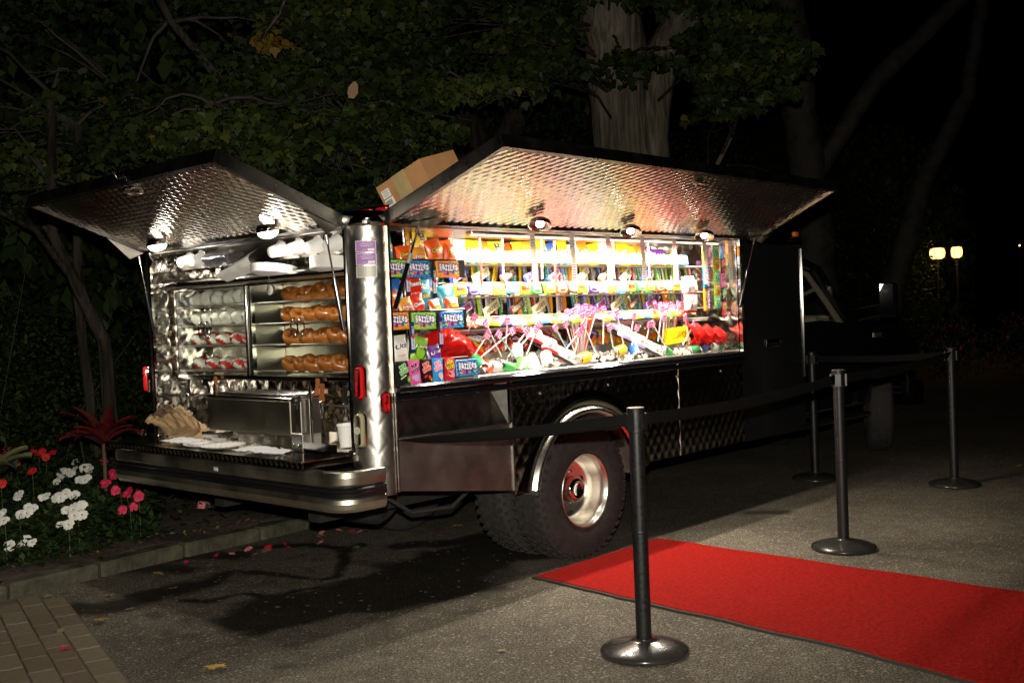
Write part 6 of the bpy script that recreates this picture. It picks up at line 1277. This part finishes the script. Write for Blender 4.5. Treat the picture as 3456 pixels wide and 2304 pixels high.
# dead leaf hanging over the box
q = MB(); q.grid(crumple(lambda u, v: ((u - .5) * .07 * math.sin(math.pi * (.15 + v * .75)), 0, (v - .5) * .12), 3, .03), 6, 8); o = q.build('dead_leaf', mat('dead_leaf_tan', (.32, .19, .11), .8), None, loc=(4.86, 5.93, 2.98)); o.rotation_euler = (0, .3, -.7); props(o, 'curled tan dead leaf hanging above the cardboard box', 'leaf')
# hedge and dark undergrowth
def bushpts(lst, per, seed):
    r = np.random.RandomState(seed); o = []
    for (x, y, z, rx, ry, rz) in lst:
        n = int(per * rx * rz * 4); d = r.normal(0, 1, (n, 3)); d /= np.linalg.norm(d, axis=1, keepdims=True); q_ = r.uniform(.55, 1.05, n)[:, None]; o.append(np.array([x, y, z]) + d * q_ * np.array([rx, ry, rz]))
    P = np.concatenate(o); return P[P[:, 2] > .1]
hb = [(2.3, 8.3, .8, .7, .5, .7), (3.1, 8.6, .95, .8, .5, .85), (3.9, 8.9, .8, .8, .5, .75), (4.9, 8.7, .7, .8, .5, .7), (5.8, 8.6, .8, .8, .5, .8), (1.9, 7.6, .5, .5, .4, .45), (6.8, 8.4, 1.0, .9, .6, 1.0), (2.7, 9.3, 1.6, .9, .5, .8)]
t = thing('hedge', 'dark evergreen hedge standing behind the flower bed', 'hedge', (3.9, 8.7, .1)); leaves('foliage', t, bushpts(hb, 3800, 4), .055, LEAFH, 4, LPS, .3)
q = MB(); rr = random.Random(9)
for k in range(9): x = rr.uniform(2.8, 7.2); y = rr.uniform(8.2, 8.9); q.tube([(x, y, .1), (x + rr.uniform(-.3, .3), y - .1, .7), (x + rr.uniform(-.6, .6), y - .2, rr.uniform(1.2, 2.0))], [.010, .006, .002], 5)
q.build('stems', BARKV, t)
hb = [(9, 8.2, .9, 1.3, .7, 1.0), (11, 8.6, 1.1, 1.5, .8, 1.2), (13, 8.8, 1.2, 1.6, .8, 1.4), (12.5, 7.6, .9, .9, .6, .9), (17.5, 8.6, 1.4, 2.2, 1, 1.7), (20.5, 9.5, 1.6, 2.6, 1.2, 2.0), (14.6, 9.4, 2.6, 2, 1, 1.6), (11.5, 9.6, 2.6, 2, 1, 1.5)]
t = thing('shrubbery', 'black mass of shrubs beyond the truck cab', 'shrubs', (13, 8.6, .1)); leaves('foliage', t, bushpts(hb, 700, 6), .085, LEAFH, 6, LPS, .3)['kind'] = 'stuff'
t = thing('flowering_shrub', 'low red flowering shrub by the far driveway edge', 'shrub', (17.0, 6.2, .1)); P = bushpts([(16.8, 6.3, .6, .8, .5, .5), (18.0, 5.7, .6, .8, .5, .5)], 600, 8); leaves('foliage', t, P, .07, LEAFH, 8, LPS)
leaves('blossom', t, P[::6] + np.array([-.04, -.02, .03]), .07, leafmat('red_blossom', [(0, (.30, .012, .012)), (1, (.5, .03, .03))]), 9, LPS)
wood = [(x, 14 + 4 * math.sin(x), 3.2 + math.sin(x * 2.3), 3, 1.5, 3.0) for x in range(0, 34, 4)]
P = bushpts(wood, 240, 10); o = leaves('distant_wood', None, P, .22, LEAFH, 10, LPS); o['kind'] = 'stuff'
tk = thing('background_tree', 'thin dim trunks of the wood behind everything', 'trees', (12, 13, 0)); q = MB()
for x, y in ((4, 12.5), (7, 12), (11.5, 12.4), (13.2, 12), (16, 12.5), (19, 12)): limb(q, [(x, y, 0), (x + .1, y, 3), (x - .1, y, 7)], [.16, .13, .1], 8, int(x))
q.build('trunk', BARKD, tk); tk['kind'] = 'stuff'

# ---- flowers
PETW = mat('white_petal', (.80, .79, .72), .6); PETR = mat('red_petal', (.60, .015, .015), .6); PETM = mat('magenta_petal', (.58, .012, .07), .6); PETP = mat('pink_petal', (.72, .22, .24), .6); EYE = mat('flower_eye', (.15, .12, .03), .7)
def flower_mesh(pm, seed, s=.026):
    r = random.Random(seed); q = MB()
    for k in range(5):
        a = 2 * math.pi * k / 5 + r.uniform(-.1, .1); w = s * r.uniform(.46, .58); L = s * r.uniform(.95, 1.15)
        P = [(0, 0, 0), (w * .7, L * .35, .003), (w, L * .75, .001), (w * .45, L * 1.02, -.003), (0, L * .94, -.002), (-w * .45, L * 1.02, -.003), (-w, L * .75, .001), (-w * .7, L * .35, .003), (0, L * .55, .005)]
        q.add(P, [(0, 1, 8), (1, 2, 8), (2, 3, 8), (3, 4, 8), (4, 5, 8), (5, 6, 8), (6, 7, 8), (7, 0, 8)], 0, True, M.Rotation(a, 4, 'Z') @ M.Rotation(r.uniform(-.05, .35), 4, 'X'))
    q.lathe([(.004, .004), (.0, .007)], 6, 1); return q.mesh('flower', [pm, EYE])
FM = {k: [flower_mesh(m, i * 3 + j) for j in range(3)] for i, (k, m) in enumerate((('white', PETW), ('magenta', PETM), ('red', PETR), ('pink', PETP)))}
GST = mat('green_stem', (.06, .09, .025), .6)
WF = [(2.15, 5.29), (2.22, 5.35), (2.51, 6.34), (2.37, 5.99), (2.53, 6.19), (2.65, 6.34), (2.83, 6.87), (2.91, 6.65), (2.92, 6.58), (2.98, 6.62), (3.01, 6.57), (2.85, 6.14), (2.7, 5.83), (2.57, 5.67), (3.3, 7.37), (3.54, 7.74), (3.79, 8.17), (3.47, 7.66), (3.38, 7.23), (3.41, 7.18), (3.64, 7.76), (2.75, 6.06), (3.67, 7.71), (3.46, 7.47)]
MF = [(4.23, 8.63), (4.51, 8.96), (3.97, 8.07), (3.92, 7.67), (3.62, 7.18), (3.97, 7.59), (3.76, 7.32), (3.2, 6.23), (3.2, 6.09), (3.26, 6.43), (2.95, 5.72), (3.38, 6.87), (3.65, 7.31)]
RF_ = [(3.68, 8.94), (3.43, 8.63), (3.81, 8.96), (3.37, 8.25), (3.7, 8.62), (4.28, 9.59), (3.55, 8.15), (2.77, 7.03), (3.14, 7.43), (3.52, 8.45), (3.35, 8.3), (3.74, 8.55), (3.62, 9.05)]
rf = random.Random(31)
def scale_in(x, y, z0, f):                               # same bed, plants nearer or farther by factor f along the slope of the bed
    return x * f, y * f, 1.38 + (z0 - 1.38) * f
def plant(name, kind, x, y, z, n, lab, rad=.05):
    t = thing(name, lab, 'flower', (x, y, .075), (0, 0, 0), kind + ' bedding flowers'); h = max(.05, z - .075)
    MB().tube([(0, 0, 0), (.004, .003, h * .6), (0, 0, h)], [.003, .0025, .002], 5).build('stem', GST, t, world=False)
    for k in range(n):
        a = rf.uniform(0, 6.28); q_ = rad * (0 if n == 1 else math.sqrt(rf.random())); o = link('flower_head', rf.choice(FM[kind]), t, world=False, loc=(q_ * math.cos(a), q_ * math.sin(a), h + rf.uniform(-.012, .015)))
        fd = V((-.75 + rf.uniform(-.5, .5), -.75 + rf.uniform(-.5, .5), .75 + rf.uniform(-.3, .4))); o.rotation_euler = fd.to_track_quat('Z', 'Y').to_euler(); o.scale = (rf.uniform(.95, 1.25),) * 3
    P = np.array([[rf.gauss(0, .065), rf.gauss(0, .065), h * rf.uniform(.15, .95)] for _ in range(46)])
    lo = leaves('leaves', None, P, .048, LEAFB, int(x * 100), LPS, .2); lo.parent = t
    return t
def place_fl(pts, kind, fmax, zz):
    for i, (x, y) in enumerate(pts):
        fmin = 6.02 / y if y > 6.02 else 1.0; f = min(1.0, max(fmin, fmax)) if y > 6.4 else (6.05 / y if y < 6.05 else 1)
        X_, Y_, Z_ = scale_in(x, y, zz, f)
        if Z_ < .10: Z_ = .12
        pos = 'front row' if Y_ < 6.3 else 'back row' if Y_ > 7.2 else 'middle'
        kerb = ('nearest the kerb' if Y_ < 6.3 else 'towards the hedge' if Y_ > 7.2 else 'inside the bed')
        lab = '%s flower cluster %s, %s of its colour from the left' % (kind, kerb, ordn[i] if True else '')
        plant('bedding_flower', kind, X_, Y_, Z_, rf.choice((2, 2, 3)) if kind == 'white' else rf.choice((1, 1, 2)), lab)
WF.sort(); MF.sort(); RF_.sort()
place_fl(WF, 'white', 1.0, .36); place_fl(MF, 'magenta', .97, .36); place_fl(RF_, 'red', .95, .42)
for i, (x, y, z, n) in enumerate(((3.95, 6.6, .15, 8), (4.19, 7.1, .17, 2), (4.55, 8.55, .5, 4))): plant('bedding_flower', 'pink', x, y, z, n, ['pink flower cluster on the bare soil under the bumper', 'small pink flower behind the bumper edge', 'pale pink flower against the rear left corner post'][i], .035)
# low green leaves of the bedding plants
r = np.random.RandomState(3); n = 26000; x = r.uniform(1.6, 4.4, n); y = 6.02 + r.beta(1.0, 1.5, n) * 3.0; keep = (x < 3.25 + (y - 6) * .55) | (r.uniform(0, 1, n) < .04)
z = .08 + r.beta(1.8, 1.3, n) * (np.clip((y - 6.0) * 1.5, .04, .21) + .05 + np.clip(y - 7, 0, 2) * .06); P = np.stack([x, y, z], -1)[keep]
o = leaves('bedding_foliage', None, P, .060, LEAFB, 21, LPS, .15); o['kind'] = 'stuff'; props(o, 'low green foliage of the bedding flowers', 'foliage')
# red-leaved cordyline and striped hosta
def blade_plant(name, label, cat, loc, n, L, w, up, cols, seed, az0=0, az1=6.28):
    t = thing(name, label, cat, loc); r = random.Random(seed); mats_ = [mat(name + '_leaf_%d' % i, c, .45, noise=.2, nscale=30) for i, c in enumerate(cols)]
    for k in range(n):
        a = az0 + (az1 - az0) * (k + r.uniform(-.3, .3)) / n; e = up[0] + (up[1] - up[0]) * r.random(); l = L * r.uniform(.75, 1.1); q = MB()
        def f(u, v):
            s = l * u; el = e - .42 * u * u; R_ = s * math.cos(el * (1 - .3 * u)) ; zz = s * math.sin(max(-.6, el)); ww = w * math.sin(math.pi * min(.97, .08 + u * .92)) ** .75 * (v - .5)
            return (R_ * math.cos(a) - ww * math.sin(a), R_ * math.sin(a) + ww * math.cos(a), zz - abs(v - .5) * w * -.5)
        q.grid(f, 9, 4, (lambda u, v: (1 if (v < .2 or v > .7) else 0)) if len(cols) == 2 and name == 'hosta' else k % len(cols)); q.build('leaf', mats_, t, world=False)
    MB().tube([(0, 0, -loc[2] + .08), (0, 0, .03)], .014, 6).build('stem', mat('woody_stem', (.12, .07, .04), .8), t, world=False)
    return t
blade_plant('cordyline', 'tall red-leaved cordyline standing behind the bedding flowers', 'plant', (3.42, 6.95, .60), 17, .30, .072, (.55, 1.5), [(.15, .010, .012), (.05, .006, .010), (.10, .014, .010)], 4)
blade_plant('hosta', 'green hosta with pale leaf edges at the left edge of the bed', 'plant', (2.72, 7.0, .46), 9, .30, .15, (.5, 1.2), [(.03, .06, .04), (.16, .17, .07)], 8)
# fallen leaves and petals on the ground, each one lying by itself
FL = [(2.3, 3.82, 1, .075), (2.35, 4.9, 1, .06), (2.75, 5.72, 0, .05), (2.42, 5.62, 0, .05), (2.15, 4.88, 2, .05), (3.03, 5.60, 1, .05), (3.62, 5.70, 2, .05), (3.3, 5.5, 2, .05), (4.09, 5.14, 3, .065), (4.55, 5.41, 2, .045), (4.89, 5.09, 1, .06), (4.61, 4.97, 2, .05), (6.75, 5.0, 2, .05), (8.5, 3.15, 4, .05), (6.22, 3.39, 2, .04), (7.18, 3.14, 2, .04), (4.18, 5.62, 2, .06), (3.35, 5.3, 2, .04), (2.9, 5.2, 3, .045), (3.72, 5.55, 2, .06), (2.62, 5.35, 1, .04), (4.7, 5.6, 2, .04), (5.4, 4.6, 2, .04), (6.1, 2.2, 2, .035), (7.0, 2.4, 2, .035), (9.0, 2.9, 1, .05), (9.4, 3.3, 2, .05), (8.9, 3.9, 2, .04), (6.6, 4.1, 2, .04), (3.15, 3.05, 2, .035), (2.55, 5.0, 2, .04), (3.0, 4.4, 3, .03)]
LC = [mat('fallen_yellow_green', (.22, .20, .06), .7), mat('fallen_yellow', (.42, .26, .05), .7, noise=.4, nscale=30), mat('fallen_tan', (.26, .17, .08), .8, noise=.3), mat('fallen_green', (.13, .17, .09), .7), mat('fallen_orange', (.38, .13, .03), .7)]
lcn = ['yellow green', 'yellow', 'tan', 'grey green', 'orange']
rl = random.Random(4); cnt_ = {}
def gl(kind, seed):
    r = random.Random(seed); q = MB(); n = 15; P = []
    for k in range(n * 2): a = 2 * math.pi * k / (n * 2); rr_ = (.5 if k % 2 else .32) * (1 + .45 * abs(math.cos(2.5 * a))) * r.uniform(.85, 1.1); P.append((rr_ * math.cos(a), rr_ * math.sin(a), r.uniform(0, .18) + .12 * math.cos(3 * a)))
    q.add(P + [(0, 0, .04)], [(k, (k + 1) % (2 * n), 2 * n) for k in range(2 * n)], 0, True); q.tube([(0, -.4, .02), (.05, -.8, .06)], .015, 4); return q
for i, (x, y, c, s) in enumerate(FL):
    where = 'on the brick path' if x < 2.4 and y < 5.6 else 'beside the kerb' if y > 5.1 else 'on the open asphalt' if x > 5.2 else 'by the damp stain' if y > 3.9 else 'on the near asphalt'
    kx = (c, where); cnt_[kx] = cnt_.get(kx, 0) + 1
    me = gl(c, i).mesh('fallen_leaf', LC[c]); o = link('fallen_leaf', me, None, loc=(x, y, .006 if x > 2.4 or y > 5.6 else .016), rot=(rl.uniform(-.1, .1), rl.uniform(-.1, .1), rl.uniform(0, 6.28))); o.scale = (s, s * rl.uniform(.6, 1), s * .35)
    props(o, '%s fallen leaf %s, %s of that colour from the left' % (lcn[c], where, ordn[cnt_[kx] - 1]), 'leaf', 'fallen leaves')
PL = [(3.27, 5.70), (3.68, 5.68), (3.78, 5.62), (4.36, 5.66), (4.38, 5.55), (4.4, 5.5), (4.11, 5.6), (3.55, 5.66), (3.9, 5.62), (3.02, 5.55), (3.47, 5.70), (4.05, 5.45), (2.04, 4.59), (4.25, 5.7), (3.85, 5.5), (3.62, 5.52)]
for i, (x, y) in enumerate(PL):
    k = 'pink' if i % 2 else 'magenta'; o = link('fallen_petal', rf.choice(FM[k]), None, loc=(x, y, .008 if y > 5 else .018), rot=(rl.uniform(-.4, .4), rl.uniform(-.4, .4), rl.uniform(0, 6))); o.scale = (rl.uniform(.6, 1.2), rl.uniform(.4, 1), .6)
    props(o, 'fallen %s blossom on the ground, %s from the path end' % (k, ordn[i]), 'petal', 'fallen blossoms')
rr = random.Random(77); q = MB()
for k in range(420):
    x = rr.uniform(1.6, 5.2); y = 5.98 + rr.random() ** 1.6 * 1.6; s = rr.uniform(.012, .035); a = rr.uniform(0, 6.28); TT = M.Translation((x, y, .095 + rr.uniform(0, .02))) @ Euler((rr.uniform(-.6, .6), rr.uniform(-.6, .6), a)).to_matrix().to_4x4()
    q.add([(-s, 0, 0), (-s * .3, -s * .45, s * .2), (s, 0, 0), (-s * .1, s * .5, s * .15)], [(0, 1, 2, 3)], rr.choice((0, 0, 1, 2)), False, TT)
o = q.build('leaf_litter', [LC[2], mat('litter_brown', (.14, .08, .04), .85), LC[1]]); o['kind'] = 'stuff'; props(o, 'small dry leaf litter scattered over the bed soil', 'leaf litter')
# ---- far lamps
LG = mat('lit_lantern_glass', (1.0, .50, .14), .4, emis=4.5); IRON = mat('lamp_iron', (.003, .003, .003), .8)
for i, (x, y, z) in enumerate(((22.08, 8.59, 2.25), (22.35, 8.3, 2.26))):
    t = thing('street_lamp', ('lit amber lantern on a post by the far drive, left one' , 'lit amber lantern on a post by the far drive, right one')[i], 'lamp', (x, y, 0), (0, 0, 0), 'lit lanterns at the far drive')
    w = .15 if i == 0 else .11
    q = MB().tube([(0, 0, 0), (0, 0, z - .30)], .022, 10).lathe([(.02, z - .30), (.05, z - .26), (.02, z - .22), (.08, z - .14), (.12, z - .12)], 12); q.build('post', IRON, t, world=False)
    MB().lathe([(w * .5, z - .12), (w * .85, z - .09), (w, z - .02), (w, z + .03), (w * .85, z + .09), (w * .5, z + .11)], 14).build('lantern_glass', LG, t, world=False)
    q = MB().lathe([(w + .02, z + .10), (w * .8, z + .14), (.03, z + .22), (0, z + .26)], 12)
    for k in range(6): a = k * math.pi / 3; q.tube([(w * 1.02 * math.cos(a), w * 1.02 * math.sin(a), z - .11), (w * 1.02 * math.cos(a), w * 1.02 * math.sin(a), z + .10)], .006, 4)
    q.build('lantern_cap', IRON, t, world=False)
    d = bpy.data.lights.new('lantern_light', 'POINT'); d.energy = 2.5; d.color = (1, .6, .25); d.shadow_soft_size = .1; lo = bpy.data.objects.new('lantern_light', d); COL.objects.link(lo); lo.location = (x - .3, y - .1, z - .2)
t = thing('garden_light', 'tiny far light near the right edge behind a thin trunk', 'lamp', (23.2, 7.35, 0)); MB().tube([(0, 0, 0), (0, 0, 2.29)], .008, 6).build('post', IRON, t, world=False); MB().lathe([(0, 2.32), (.018, 2.33), (.018, 2.35), (0, 2.36)], 8).build('bulb', LG, t, world=False)
